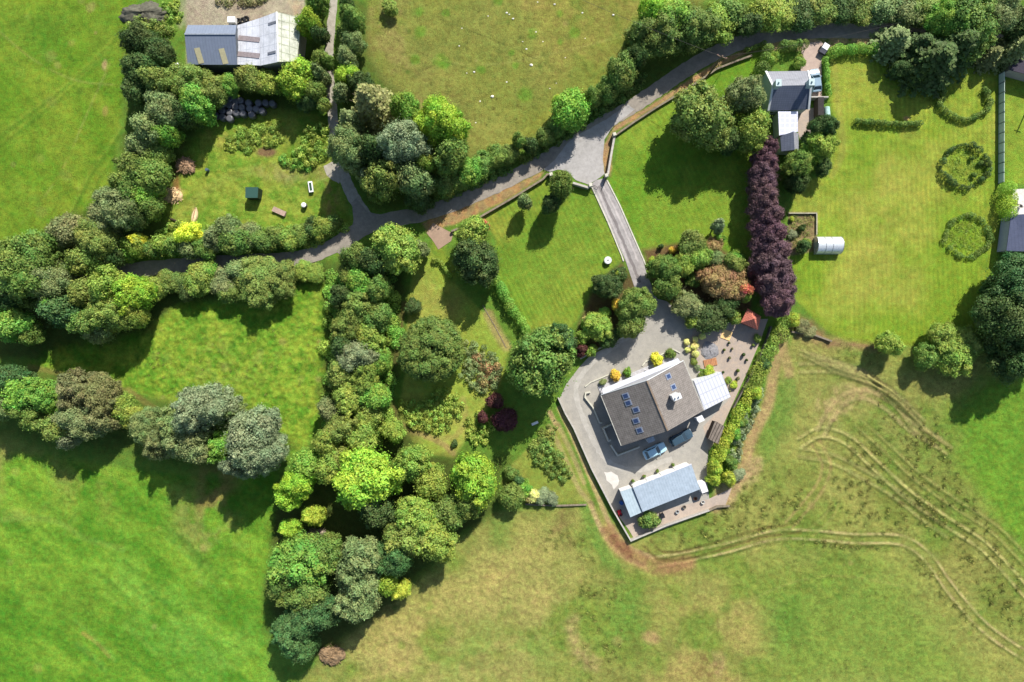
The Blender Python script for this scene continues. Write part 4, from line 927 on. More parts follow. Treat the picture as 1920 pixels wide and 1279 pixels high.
# little things on the white terrace
TW = solid('white_plastic', (238, 238, 236), var=.05, k=1.2)
def garden_table(px, py, label):
    p = P(px, py, .7); p.z = 0; e = empty('garden_table', p, label, 'table')
    MB().lathe(p + Vector((0, 0, .70)), [(.55, 0), (.57, .02), (.55, .04)], 20).build('tabletop', TW, e)
    for k in range(4):
        a = k * math.pi / 2 + .5; MB().bar(p + Vector((.42 * math.cos(a), .42 * math.sin(a), .03)), p + Vector((.3 * math.cos(a), .3 * math.sin(a), .7)), .05).build('leg', TW, e)
garden_table(1911, 372, 'round white garden table on the white terrace beside the bungalow')
def chair(px, py, rz, label, mat, group):
    p = P(px, py, .5); p.z = 0; e = empty('garden_chair', p, label, 'chair', group, rz)
    L = MB(); 
    def part(nm, m): o = m.build(nm, mat, None); o.parent = e
    part('seat', MB().box((0, 0, .43), (.46, .46, .04))); part('backrest', MB().box((-.22, 0, .68), (.04, .46, .46)))
    for sx in (-.2, .2):
        for sy in (-.2, .2): part('leg', MB().bar((sx, sy, .03), (sx, sy, .43), .04))
DKM = solid('dark_metal', (60, 56, 54), rough=.6)
chair(1905, 383, 2.2, 'dark garden chair south of the round white table on the terrace', DKM, 'garden chairs by the bungalow')
chair(1915, 386, 1.2, 'dark garden chair nearest the slate bungalow roof on the terrace', DKM, 'garden chairs by the bungalow')

# ------------------------------------------------------------------ walls, kerbs, fences
def wall_run(name, pts_px, w, h, mat, label, cat='wall', h_px=0.0, group=None, piers=()):
    W = [P(x, y, h_px) for x, y in pts_px]
    n = len(W); Lf = []; Rt = []
    for i, p in enumerate(W):
        if i == 0: t = (W[1] - W[0]).normalized(); k = 1
        elif i == n - 1: t = (W[-1] - W[-2]).normalized(); k = 1
        else:
            a = (W[i] - W[i - 1]).normalized(); b = (W[i + 1] - W[i]).normalized(); t = (a + b).normalized(); k = 1 / max(.5, t.dot(a))
        nn = Vector((-t.y, t.x, 0)) * w / 2 * k; Lf.append(p + nn); Rt.append(p - nn)
    m = MB(); vs = [(q.x, q.y, -.02) for q in Lf] + [(q.x, q.y, -.02) for q in Rt] + [(q.x, q.y, h) for q in Lf] + [(q.x, q.y, h) for q in Rt]
    fs = []
    for i in range(n - 1):
        fs += [(2 * n + i, 3 * n + i, 3 * n + i + 1, 2 * n + i + 1), (i, 2 * n + i, 2 * n + i + 1, i + 1), (n + i + 1, 3 * n + i + 1, 3 * n + i, n + i)]
    fs += [(0, n, 3 * n, 2 * n), (2 * n - 1, n - 1, 3 * n - 1, 4 * n - 1)]
    m.add(vs, fs); org = Vector((W[0].x, W[0].y, 0)); o = m.build(name, mat, None, origin=org); tag(o, label, cat, group); return o
STONE = solid('rubble_stone', (140, 128, 108), var=.3, scale=2, fine=9, bump=.6); CAPW = solid('painted_wall', (196, 190, 180), var=.2, k=1.45); KERB = solid('white_kerb', (216, 212, 194), var=.2, k=1.45)
wall_run('roadside_wall', [(846, 434), (870, 424), (905, 404), (960, 372), (1018, 336), (1026, 327), (1036, 327)], .32, .75, STONE, 'long low stone wall between the road verge and the striped middle lawn', h_px=.6)
wall_run('roadside_wall', [(1153, 254), (1190, 228), (1230, 202), (1290, 166), (1344, 129), (1385, 113), (1410, 104)], .30, .6, STONE, 'low stone wall between the road and the lawn with the spreading olive tree', h_px=.5)
wall_run('gate_wall', [(1074, 343), (1104, 352)], .35, 1.15, CAPW, 'short pale wall on the west side of the driveway gate', h_px=1.0, group=None)
wall_run('gate_wall', [(1140, 327), (1146, 290), (1152, 257)], .35, 1.1, CAPW, 'pale splayed wall on the east side of the forecourt', h_px=1.0)
for (x, y, lb) in ((1107, 347, 'square gate pillar west of the driveway mouth'), (1137, 329, 'square gate pillar east of the driveway mouth'), (1033, 327, 'stone pillar ending the long roadside wall'), (1152, 252, 'stone pillar at the bend of the splayed wall')):
    p = P(x, y, 1.3); p.z = 0; e = empty('gate_pillar', p, lb, 'pillar', 'pillars round the forecourt')
    MB().box(p + Vector((0, 0, .7)), (.5, .5, 1.4), .3).build('shaft', CAPW, e); MB().box(p + Vector((0, 0, 1.45)), (.62, .62, .1), .3, .8, .8).build('cap', KERB, e)
def gate_leaf(a, b, label):
    A_ = P(*a, 1.0); B_ = P(*b, 1.0); A_.z = B_.z = 0; e = empty('iron_gate', A_, label, 'gate', 'driveway gates')
    for zz in (.2, 1.15): MB().bar(A_ + Vector((0, 0, zz)), B_ + Vector((0, 0, zz)), .05).build('rail', DKM, e)
    bb = MB()
    for i in range(11): q = A_.lerp(B_, i / 10); bb.bar(q + Vector((0, 0, .15)), q + Vector((0, 0, 1.25 - .02 * abs(i - 5))), .03)
    bb.build('bars', DKM, e)
gate_leaf((1109, 346), (1122, 352), 'open iron gate leaf hinged on the west gate pillar'); gate_leaf((1136, 331), (1133, 346), 'open iron gate leaf hinged on the east gate pillar')
wall_run('kerb', [(1108, 347), (1140, 417), (1165, 478), (1169, 490)], .22, .13, KERB, 'white kerb on the west edge of the long driveway', 'kerb')
wall_run('kerb', [(1138, 338), (1162, 385), (1186, 440), (1207, 488), (1213, 505)], .22, .13, KERB, 'white kerb on the east edge of the long driveway', 'kerb')
wall_run('kerb', [(1088, 673), (1120, 655), (1160, 637), (1186, 625)], .22, .2, KERB, 'pale kerb between the yard and the shrub bed north of it', 'kerb')
wall_run('boundary_wall', [(1047, 746), (1060, 775), (1076, 803), (1110, 880), (1150, 957), (1183, 1014), (1250, 985), (1330, 957)], .25, .9, CAPW, 'long pale boundary wall round the west and south of the yard', h_px=.8)
wall_run('boundary_wall', [(1330, 957), (1345, 950), (1368, 949)], .3, .5, STONE, 'low stone end of the yard boundary beside the pebbled corner', h_px=.4)
wall_run('terrace_wall', [(1107, 735), (1098, 737), (1097, 745), (1112, 764), (1124, 793), (1129, 793)], .24, .55, KERB, 'angular low white wall at the north west corner of the house', h_px=.4)
wall_run('terrace_wall', [(1146, 796), (1131, 803), (1141, 827), (1145, 825)], .26, 1.0, KERB, 'bracket shaped low white wall west of the house', h_px=.8)
wall_run('terrace_wall', [(1145, 834), (1150, 842), (1158, 854), (1199, 838)], .26, .9, KERB, 'low white wall at the south west corner of the house', h_px=.7)
wall_run('kerb', [(1097, 725), (1107, 717), (1147, 700), (1150, 708)], .2, .2, KERB, 'white kerb round the front flower bed west of the doorstep', 'kerb')
wall_run('kerb', [(1204, 686), (1210, 678), (1262, 655), (1275, 662)], .2, .2, KERB, 'white kerb round the front flower bed east of the doorstep', 'kerb')
wall_run('field_wall', [(985, 946), (1040, 949), (1100, 947)], .25, .3, STONE, 'low dark wall across the foot of the sloping garden lawn', h_px=.4)
wall_run('field_wall', [(1484, 622), (1530, 629), (1560, 640)], .3, .4, STONE, 'rubble wall between the mown lawn and the tracked rough field', h_px=.4)
wall_run('plot_edging', [(1478, 400), (1531, 400), (1531, 440)], .15, .45, solid('plot_boards', (190, 184, 160)), 'timber edging round the vegetable plot near the small polytunnel', 'edging', h_px=.3)
wall_run('path_edging', [(905, 572), (928, 612), (949, 652)], .12, .06, STONE, 'thin edging strip beside the long hedge in the garden', 'edging')
wall_run('path_edging', [(1262, 571), (1275, 548), (1292, 530)], .28, .12, solid('sandstone_edging', (224, 204, 140), k=1.3), 'sandstone edging leading through the shrub bed', 'edging')
wall_run('garden_wall', [(1521, 182), (1553, 182)], .2, 1.5, CAPW, 'thin wall across the end of the cottage drive', h_px=1.4)
wall_run('garden_wall', [(1375, 765), (1410, 700), (1437, 640), (1446, 612)], .2, .9, solid('dark_wall', (110, 104, 92)), 'dark garden wall between the patio and the long hedge', h_px=.7)
# pale fence on the right
fa, fb = P(1873, 140), P(1872, 345); fe = empty('panel_fence', fa.lerp(fb, .5), 'tall pale panelled fence between the big lawn and the neighbouring grass', 'fence')
FP = solid('pale_fence_panel', (206, 220, 208), var=.1, k=1.15); nseg = 11
for i in range(nseg):
    a_, b_ = fa.lerp(fb, i / nseg), fa.lerp(fb, (i + 1) / nseg); MB().box(a_.lerp(b_, .5) + Vector((0, 0, .7)), (.06, (b_ - a_).length - .12, 1.38)).build('panel', FP, fe)
for i in range(nseg + 1):
    p = fa.lerp(fb, i / nseg); MB().box(p + Vector((-.02, 0, .76)), (.14, .12, 1.52)).build('post', solid('fence_post', (120, 128, 120)), fe)

# ------------------------------------------------------------------ vehicles
TYRE = solid('tyre', (40, 40, 42), rough=.9); RIM = solid('rim', (180, 182, 186), rough=.3, metal=.8, var=.05); CGL = glassy('car_glass', (40, 56, 66), .05)
def paint(name, rgb, k=1.2):
    m = solid(name, rgb, rough=.25, var=.05, spec=.6, k=k); m.node_tree.nodes['Principled BSDF'].inputs['Coat Weight'].default_value = .6; return m
def car(px, py, rz, L, Wd, mat, label, estate=False):
    p = P(px, py, .7); p.z = .04; e = empty('parked_car', p, label, 'car', None, rz)
    def part(nm, m, mt, par=None, smooth=False):
        o = m.build(nm, mt, None, smooth=smooth); o.parent = par or e; return o
    hw = Wd / 2; st = [(-.5, .72, .52, .80), (-.48, .88, .34, .90), (-.40, .97, .26, .94), (-.15, 1.0, .24, .95), (.15, 1.0, .24, .94), (.30, .98, .25, .90), (.42, .93, .28, .80), (.48, .84, .36, .70), (.5, .66, .46, .60)]
    m = MB(); R = []
    for (t, w, zb, zt) in st:
        x = t * L; w *= hw; R.append([(x, -w * .94, zb), (x, -w, zb + .15), (x, -w, zt - .16), (x, -w * .88, zt), (x, 0, zt + .03), (x, w * .88, zt), (x, w, zt - .16), (x, w, zb + .15), (x, w * .94, zb)])
    k = 9
    m.add([q for r in R for q in r], [(i * k + j, i * k + (j + 1) % k, (i + 1) * k + (j + 1) % k, (i + 1) * k + j) for i in range(len(R) - 1) for j in range(k)] + [tuple(range(k - 1, -1, -1)), tuple((len(R) - 1) * k + j for j in range(k))])
    part('body', m, mat, smooth=False)
    x0, x1, y0 = -.46 * L if estate else -.43 * L, .22 * L, hw * .86; a0, a1, b0 = -.40 * L if estate else -.30 * L, .04 * L, hw * .68
    g = MB(); g.prism([(x0, -y0), (x1, -y0 * .9), (x1, y0 * .9), (x0, y0)], .90, 1.40, [(a0, -b0), (a1, -b0), (a1, b0), (a0, b0)]); part('windows', g, CGL)
    r = MB(); r.prism([(a0 - .06, -b0 - .03), (a1 + .05, -b0 - .03), (a1 + .05, b0 + .03), (a0 - .06, b0 + .03)], 1.385, 1.45, [(a0 + .05, -b0 + .08), (a1 - .05, -b0 + .08), (a1 - .05, b0 - .08), (a0 + .05, b0 - .08)]); part('roof', r, mat)
    pl_ = MB()
    for s in (-1, 1):
        pl_.bar((x1, s * y0 * .9, .91), (a1, s * b0, 1.40), .07); pl_.bar((x0, s * y0, .91), (a0, s * b0, 1.40), .09); pl_.bar((-.1 * L, s * (y0 + .01), .91), (-.11 * L, s * (b0 + .01), 1.40), .06)
    part('pillars', pl_, mat)
    for sx in (-.31, .31):
        for s in (-1, 1):
            w = MB(); w.tube([(sx * L, s * (hw - .18), .31), (sx * L, s * (hw + .01), .31)], [.31, .31], 18); wo = part('wheel', w, TYRE)
            w = MB(); w.tube([(sx * L, s * (hw - .02), .31), (sx * L, s * (hw + .025), .31)], [.19, .17], 14); part('rim', w, RIM, wo)
    for s in (-1, 1):
        part('headlight', MB().box((.465 * L, s * hw * .62, .66), (.16, .3, .12)), solid('lamp_lens', (230, 232, 235), rough=.1)); part('tail_light', MB().box((-.492 * L, s * hw * .62, .72), (.08, .26, .14)), solid('red_lens', (150, 30, 28), rough=.2))
        part('mirror', MB().box((.13 * L, s * (hw + .07), .95), (.12, .16, .12)), mat)
    return e
car(1227.5, 845.5, math.radians(25), 4.2, 1.8, paint('silver_blue_paint', (176, 216, 232)), 'silver blue car parked in the sun south of the large house')
car(1277, 821, math.radians(27), 4.3, 1.8, paint('dark_blue_paint', (56, 78, 92)), 'dark estate car parked in shade close to the large house', True)
car(1529, 151, math.radians(97), 4.1, 1.75, paint('grey_blue_paint', (136, 160, 176)), 'grey blue car parked beside the cottage gable')
# trailer at the cottage gate
p = P(1545, 92, .5); p.z = .04; e = empty('trailer', p, 'small dark trailer with pale cover at the cottage drive entrance', 'trailer', None, math.radians(58))
def lp(nm, m, mt, par=None): o = m.build(nm, mt, None); o.parent = par or e; return o
lp('box', MB().box((0, 0, .55), (1.9, 1.15, .5)), solid('trailer_box', (72, 74, 84))); lp('cover', MB().box((.35, 0, .84), (1.1, 1.1, .1), 0, .9, .9), TW); lp('drawbar', MB().bar((.95, 0, .4), (1.6, 0, .4), .08), DKM)
for s in (-1, 1): lp('wheel', MB().tube([(0, s * .6, .28), (0, s * .75, .28)], [.28, .28], 16), TYRE)

# ------------------------------------------------------------------ smaller things
WRAP, n_, l_, b_ = newmat('bale_wrap'); b_.inputs['Base Color'].default_value = (.085, .085, .095, 1); g_ = n_.new('ShaderNodeNewGeometry')
l_.new(noise_ramp(n_, l_, 6, .22, .5, coord=g_.outputs['Position']), b_.inputs['Roughness'])
rr = random.Random(9); bales = [(515, 1170), (585, 1185), (510, 1105), (585, 1120), (655, 1130), (720, 1135), (805, 1145), (645, 1065), (710, 1075), (785, 1085), (850, 1090), (910, 1110), (700, 1005), (875, 1025), (945, 1025), (1015, 1035), (580, 1045), (640, 1015), (775, 1030), (440, 1150), (590, 985), (520, 1040)]
bm0 = MB().lathe((0, 0, 0), [(.40, 0), (.56, .04), (.62, .18), (.63, .6), (.62, 1.0), (.55, 1.15), (.40, 1.2), (.16, 1.17)], 22); bale_me = None
b = bm0.build('silage_bale', WRAP, None, smooth=True); bale_me = b.data; bpy.data.objects.remove(b)
for i, (zx, zy) in enumerate(bales):
    q = P(320 + zx / 5.33, zy / 5.33, 1.0); o = bpy.data.objects.new('silage_bale', bale_me); link(o); o.location = (q.x, q.y, 0); o.rotation_euler = (rr.uniform(-.05, .05), rr.uniform(-.05, .05), rr.uniform(0, 6)); o.scale = (1, 1, rr.uniform(.92, 1.05))
    tag(o, 'round black wrapped silage bale in the stack south of the farm sheds', 'bale', 'round silage bales')
# silage heap
o = MB().blob(P(272, 26), (3.6, 2.0), .7, 3, 60, 14, .34, 0.0).build('stone_heap', solid('grey_heap', (106, 104, 88), var=.35, scale=1.4, fine=10, bump=.9), None, True); tag(o, 'big rounded grey heap of stony rubble north of the dark hedgerow', 'heap')
for (x, y, rx, ry, hz, col, lb) in ((347, 310, 1.5, 1.5, .9, (170, 138, 108), 'brown heap of cut branches and soil on the west edge of the paddock'), (321, 366, 1.6, 1.3, .45, (226, 196, 148), 'pale sandy heap at the hedge foot west of the paddock'), (622, 1230, 2.1, 1.7, .9, (150, 124, 92), 'rusty brown brushwood pile below the lowest dark trees'), (594, 1002, 1.6, .8, .6, (150, 134, 118), 'grey pile of cut branches between the bright trees and the big green tree')):
    q = P(x, y, .4); q.z = 0; m = MB().blob(q, (rx, ry), hz, int(x), 20, 8, .25, 0.0); r2 = random.Random(int(x))
    for k in range(150):
        a = r2.uniform(0, 6.3); d = math.sqrt(r2.random()) * .9; c = q + Vector((rx * d * math.cos(a), ry * d * math.sin(a), hz * (1 - d * d) * .9)); dd = Vector((r2.uniform(-1, 1), r2.uniform(-1, 1), r2.uniform(-.1, .4))) * .7
        m.bar(c - dd, c + dd, .08)
    o = m.build('heap', solid('heap_%d' % x, col, var=.4, scale=2, fine=8, bump=.8), None); tag(o, lb, 'heap')
# green shed in the paddock
flat_roofed('garden_shed', 'dark green metal shed alone in the middle of the small paddock', 'shed', [(460, 351), (484, 351), (483, 371), (460, 371)], (2.3, 2.3, 1.9, 1.9), solid('green_sheet', (58, 92, 82), rough=.5, var=.08, k=1.1), solid('green_wall', (48, 66, 44)), ins=.04)
def boxed(name, px, py, size, rz, mat, label, cat, z=.0, round_=False):
    q = P(px, py, size[2]); q.z = 0; e = empty(name, q, label, cat, None, rz); return e
def lpart(e, nm, m, mt): o = m.build(nm, mt, None); o.parent = e; return o
e = boxed('timber_stack', 522.5, 396, (2.4, .8, .6), math.radians(-24), None, 'stack of pinkish sawn timber lying in the paddock grass', 'timber stack')
for k in range(5):
    for z in range(2): lpart(e, 'board', MB().box((rr.uniform(-.06, .06), -.36 + k * .18, .12 + z * .2), (2.4, .16, .16)), solid('sawn_timber', (196, 168, 150)))
e = boxed('water_trough', 582, 350, (.8, 1.9, .5), math.radians(98), None, 'long white trough lying beside the lane verge in the paddock', 'trough')
lpart(e, 'basin', MB().box((0, 0, .22), (1.8, .7, .44), 0, 1.05, 1.05), TW); lpart(e, 'water', MB().box((0, 0, .445), (1.4, .42, .02)), glassy('trough_water', (60, 90, 60)))
e = boxed('water_tank', 569, 384, (.9, .9, .9), 0, None, 'small white topped tank standing in the paddock', 'tank')
lpart(e, 'drum', MB().lathe((0, 0, 0), [(.44, 0), (.46, .1), (.46, .75), (.42, .8)], 18), solid('grey_drum', (110, 112, 112))); lpart(e, 'lid', MB().lathe((0, 0, .8), [(.43, 0), (.42, .06), (.2, .14), (.02, .16)], 18), TW)
e = boxed('rowing_boat', 364, 402, (1, 2.6, .4), math.radians(78), None, 'pale wooden boat lying upturned at the paddock edge by the yellow shrub', 'boat')
hull = MB(); R = []
for i in range(9):
    t = i / 8; w = .52 * math.sin(math.pi * min(1, .12 + t * .95)) ** .6; R.append([(-1.3 + 2.6 * t, -w, .02), (-1.3 + 2.6 * t, -w * .8, .3), (-1.3 + 2.6 * t, 0, .42), (-1.3 + 2.6 * t, w * .8, .3), (-1.3 + 2.6 * t, w, .02)])
hull.add([q for r in R for q in r], [(i * 5 + j, i * 5 + j + 1, (i + 1) * 5 + j + 1, (i + 1) * 5 + j) for i in range(8) for j in range(4)] + [(4, 3, 2, 1, 0), (40, 41, 42, 43, 44)])
lpart(e, 'hull', hull, solid('boat_hull', (226, 200, 156), k=1.3)); lpart(e, 'keel', MB().bar((-1.2, 0, .44), (1.2, 0, .44), .06), solid('boat_keel', (150, 84, 60)))
e = boxed('log', 326, 413, (1.4, .3, .3), math.radians(-22), None, 'short dark log lying in grass below the sandy heap', 'log'); lpart(e, 'trunk', MB().tube([(-.7, 0, .18), (0, .03, .19), (.7, 0, .17)], [.19, .17, .18], 10), solid('dark_log', (70, 56, 44)))
e = boxed('plastic_drum', 387, 318, (.7, .7, .7), 0, None, 'small blue grey drum in the grass north west of the green shed', 'drum'); lpart(e, 'drum', MB().lathe((0, 0, 0), [(.26, 0), (.28, .05), (.28, .7), (.24, .76), (.05, .77)], 14), solid('blue_grey_drum', (84, 104, 116)))
e = boxed('feed_tank', 331, 124, (1.5, 1.1, 1), .5, None, 'white plastic tank at the hedge beside the slate grey shed', 'tank'); lpart(e, 'body', MB().lathe((0, 0, 0), [(.6, 0), (.66, .1), (.66, .8), (.4, 1.05), (.1, 1.1)], 18), TW)
e = boxed('box_trailer', 434, 37, (1.3, 1.1, 1.2), 0, None, 'small white box trailer on the concrete north of the grey shed', 'trailer')
lpart(e, 'box', MB().box((0, 0, .85), (1.3, 1.0, 1.0)), TW); lpart(e, 'drawbar', MB().bar((.65, 0, .4), (1.3, 0, .4), .08), DKM)
for s in (-1, 1): lpart(e, 'wheel', MB().tube([(0, s * .52, .3), (0, s * .66, .3)], [.3, .3], 14), TYRE)
for i, (x, y) in enumerate(((455, 38), (461, 35), (446, 39))):
    q = P(x, y, .3); q.z = .02; m = MB(); R_, r_ = .42, .15
    vs = [(q.x + (R_ + r_ * math.cos(b2)) * math.cos(a2), q.y + (R_ + r_ * math.cos(b2)) * math.sin(a2), q.z + .16 + r_ * math.sin(b2)) for a2 in [k * 2 * math.pi / 18 for k in range(18)] for b2 in [k * 2 * math.pi / 8 for k in range(8)]]
    m.add(vs, [(a2 * 8 + b2, ((a2 + 1) % 18) * 8 + b2, ((a2 + 1) % 18) * 8 + (b2 + 1) % 8, a2 * 8 + (b2 + 1) % 8) for a2 in range(18) for b2 in range(8)])
    o = m.build('old_tyre', TYRE, None, True, origin=q); tag(o, 'old black tyre lying on the concrete beside the white box trailer', 'tyre', 'old tyres in the farm yard')
# round planter on the striped lawn
e = boxed('stone_planter', 1140, 488, (1.3, 1.3, .8), 0, None, 'round white planter standing on the striped lawn by the driveway', 'planter'); lpart(e, 'ring', MB().lathe((0, 0, 0), [(.58, 0), (.64, .1), (.66, .7), (.62, .78), (.30, .80), (.12, .78)], 28), WHITEP); lpart(e, 'centre_cap', MB().lathe((0, 0, .79), [(.12, 0), (.1, .08), (.02, .12)], 14), DKM)
e = boxed('garden_bench', 1003, 794, (1, .9, .6), .4, None, 'small white garden seat standing in shade under the tall tree', 'garden seat')
lpart(e, 'seat', MB().box((0, 0, .42), (1.2, .42, .05)), TW); lpart(e, 'backrest', MB().box((0, .22, .7), (1.2, .05, .45)), TW)
for sx in (-.5, .5): lpart(e, 'leg', MB().box((sx, 0, .2), (.06, .4, .4)), TW)
e = boxed('oil_tank', 1553, 209, (1, 2, 1.2), math.radians(95), None, 'pale green oil tank at the lawn edge east of the cottage', 'oil tank')
lpart(e, 'tank', MB().tube([(-.95, 0, .75), (-.85, 0, .75), (.85, 0, .75), (.95, 0, .75)], [.3, .5, .5, .3], 16), solid('tank_green', (176, 210, 200), k=1.3))
for sx in (-.6, .6): lpart(e, 'stand', MB().box((sx, 0, .15), (.2, .8, .3)), CONC)
# polytunnel
pe_ = P(1551, 461); pe_.z = 0; e = empty('polytunnel', pe_, 'small shiny polytunnel beside the vegetable plot on the big lawn', 'polytunnel')
m = MB(); x0, x1 = -2.35, 2.0; K = 16; vs = []
for x in (x0, x1):
    for k in range(K + 1): a = math.pi * k / K; vs.append((x, 1.5 * math.cos(a), .5 + 1.5 * math.sin(a)))
    vs += [(x, -1.5, 0), (x, 1.5, 0)]
nK = K + 3
m.add(vs, [(k, nK + k, nK + k + 1, k + 1) for k in range(K + 1)] + [(nK - 1, 2 * nK - 1, nK, 0)] + [tuple(range(nK - 1, -1, -1)), tuple(nK + k for k in range(nK))])
pm, n, l, b = newmat('polythene'); b.inputs['Base Color'].default_value = (.62, .65, .66, 1); b.inputs['Roughness'].default_value = .25; b.inputs['Metallic'].default_value = .35; g = n.new('ShaderNodeNewGeometry'); l.new(noise_ramp(n, l, 3, .2, .42, coord=g.outputs['Position']), b.inputs['Roughness'])
lpart(e, 'cover', m, pm)
for x in (x0 - .03, -1, .2, x1 + .03):
    hp = MB(); hp.tube([(x, 1.53 * math.cos(math.pi * k / 12), .5 + 1.53 * math.sin(math.pi * k / 12)) for k in range(13)], [.035] * 13, 6); lpart(e, 'hoop', hp, solid('galvanised', (190, 194, 196), rough=.4, metal=.6))
lpart(e, 'door', MB().box((x0 - .05, 0, .95), (.06, 1.0, 1.8)), solid('tunnel_door', (170, 186, 190)))
# utility pole with stay
pb = P(1320, 152); e = empty('utility_pole', pb, 'wooden utility pole with stay wire between the road and the olive tree', 'utility pole')
WOOD = solid('weathered_pole', (126, 108, 90)); top = P(1346, 98, 10.6); lpart(e, 'pole', MB().tube([(0, 0, 0), (0, 0, 10.6)], [.17, .12], 12), WOOD)
lpart(e, 'crossarm', MB().bar((-.8, .3, 10.2), (.8, -.3, 10.2), .12), WOOD)
for s in (-1, 0, 1): lpart(e, 'insulator', MB().lathe((s * .7, -s * .26, 10.26), [(.05, 0), (.09, .1), (.05, .25)], 8), solid('insulator', (200, 150, 140), k=1.2))
sy = P(1351, 138); lpart(e, 'stay_wire', MB().tube([(0, 0, 10.1), (sy.x - pb.x, sy.y - pb.y, 0)], [.035, .035], 6), DKM)
# wires
def wire(a, b, sag, label):
    m = MB(); m.tube([a.lerp(b, t / 14) - Vector((0, 0, sag * 4 * (t / 14) * (1 - t / 14))) for t in range(15)], [.022] * 15, 5); o = m.build('overhead_wire', DKM, None, origin=a); tag(o, label, 'wire')
wire(Vector((pb.x, pb.y, 10.3)), P(1690, 42, 9.5), 1.2, 'thin overhead wire from the utility pole along the shaded road'); wire(Vector((pb.x, pb.y, 10.3)), P(820, -130, 9), 1.5, 'thin overhead wire from the utility pole across the olive pasture')
q = P(1945, 160); e = empty('utility_pole', q, 'wooden pole past the pale fence whose shadow crosses the lawn', 'utility pole'); lpart(e, 'pole', MB().tube([(0, 0, 0), (0, 0, 8.5)], [.15, .11], 10), WOOD); lpart(e, 'crossarm', MB().bar((-.6, .2, 8.2), (.6, -.2, 8.2), .1), WOOD)
# garage surroundings
e = boxed('wheelie_bin', 1243, 968, (.6, .7, 1.1), .35, None, 'black wheeled bin on the pebbles behind the garage', 'bin'); lpart(e, 'body', MB().box((0, 0, .5), (.5, .6, 1.0), 0, 1.15, 1.1), solid('black_plastic', (36, 38, 44), rough=.5)); lpart(e, 'lid', MB().box((0, 0, 1.04), (.62, .74, .07)), solid('black_plastic', (36, 38, 44)))
for s in (-1, 1): lpart(e, 'wheel', MB().tube([(s * .22, .33, .1), (s * .3, .33, .1)], [.1, .1], 10), TYRE)
e = boxed('water_butt', 1166, 944, (.7, .7, 1), 0, None, 'blue water butt beside the whitish annex', 'water butt'); lpart(e, 'barrel', MB().lathe((0, 0, .03), [(.3, 0), (.36, .3), (.36, .7), (.3, 1.0)], 16), solid('blue_barrel', (42, 84, 150), k=1.1)); lpart(e, 'lid', MB().lathe((0, 0, 1.03), [(.31, 0), (.3, .04), (.04, .06)], 16), solid('blue_barrel', (42, 84, 150)))
e = boxed('ride_on_mower', 1163, 964, (1.3, .8, .9), 1.9, None, 'small red garden mower in the corner by the annex', 'mower'); RED = solid('red_paint', (206, 40, 50), rough=.4, k=1.1)
lpart(e, 'body', MB().box((0, 0, .45), (1.1, .6, .4), 0, .85, .85), RED); lpart(e, 'bonnet', MB().box((.3, 0, .7), (.5, .42, .16), 0, .8, .8), RED); lpart(e, 'seat', MB().box((-.3, 0, .72), (.32, .36, .1)), TYRE)
for sx in (-.35, .38):
    for s in (-1, 1): lpart(e, 'wheel', MB().tube([(sx, s * .3, .2), (sx, s * .4, .2)], [.2, .2], 12), TYRE)
for i, (x, y, col, lb) in enumerate(((1283, 951, (110, 108, 100), 'dark stone pot on the pebbles behind the middle of the garage'), (1270, 960, (170, 176, 178), 'pale grey pot on the pebbles beside the wheeled bin'), (1304, 935, (150, 96, 66), 'rust coloured urn by the east end of the garage'), (1318, 942, (206, 206, 200), 'whitish stone bowl in the pebbled corner east of the garage'))):
    e = boxed('garden_pot', x, y, (.4, .4, .4), 0, None, lb, 'pot'); lpart(e, 'pot', MB().lathe((0, 0, .03), [(.2, 0), (.3, .3), (.34, .42), (.28, .44), (.22, .3)], 14), solid('pot_%d' % i, col)); lpart(e, 'soil', MB().lathe((0, 0, .32), [(.24, 0), (.02, .03)], 10), solid('pot_soil', (70, 52, 40)))
# orange deck, stone table and dark pots on the patio
e = boxed('timber_deck', 1332, 680, (2.3, 1.5, .2), math.radians(12), None, 'small orange brown timber deck in the patio flower bed', 'deck')
for k in range(8): lpart(e, 'board', MB().box((-1.0 + k * .29, 0, .16), (.25, 1.3, .06)), solid('orange_timber', (196, 138, 96), k=1.45))
lpart(e, 'joist', MB().box((0, 0, .07), (2.2, 1.2, .1)), DKM)
e = boxed('paving_slab', 1362, 628, (2.0, 2, .1), math.radians(-20), None, 'warm yellow sandstone slab between the gazebo and the patio', 'paving slab'); lpart(e, 'slab', MB().box((0, 0, .09), (1.7, 1.6, .1)), solid('yellow_sandstone', (238, 200, 136), var=.08, k=1.25))
pots = [(1367, 643, 'dark pot nearest the yellow sandstone slab'), (1358, 656, 'dark pot south west of the yellow sandstone slab'), (1373, 654, 'little dark pot south of the yellow sandstone slab'), (1394, 665, 'tall dark pot at the widest part of the patio'), (1412, 647, 'dark pot under the hedge south of the gazebo'), (1368, 671, 'dark pot in the middle of the gravel patio'), (1400, 675, 'dark pot close beside the dark garden wall'), (1383, 695, 'largest dark pot midway down the gravel patio'), (1383, 710, 'dark pot just south of the largest patio pot'), (1356, 698, 'dark pot at the north corner of the white sun room'), (1365, 719, 'dark pot beside the sun room window'), (1368, 733, 'dark pot near the east corner of the sun room'), (1378, 727, 'dark pot in the narrow end of the patio')]
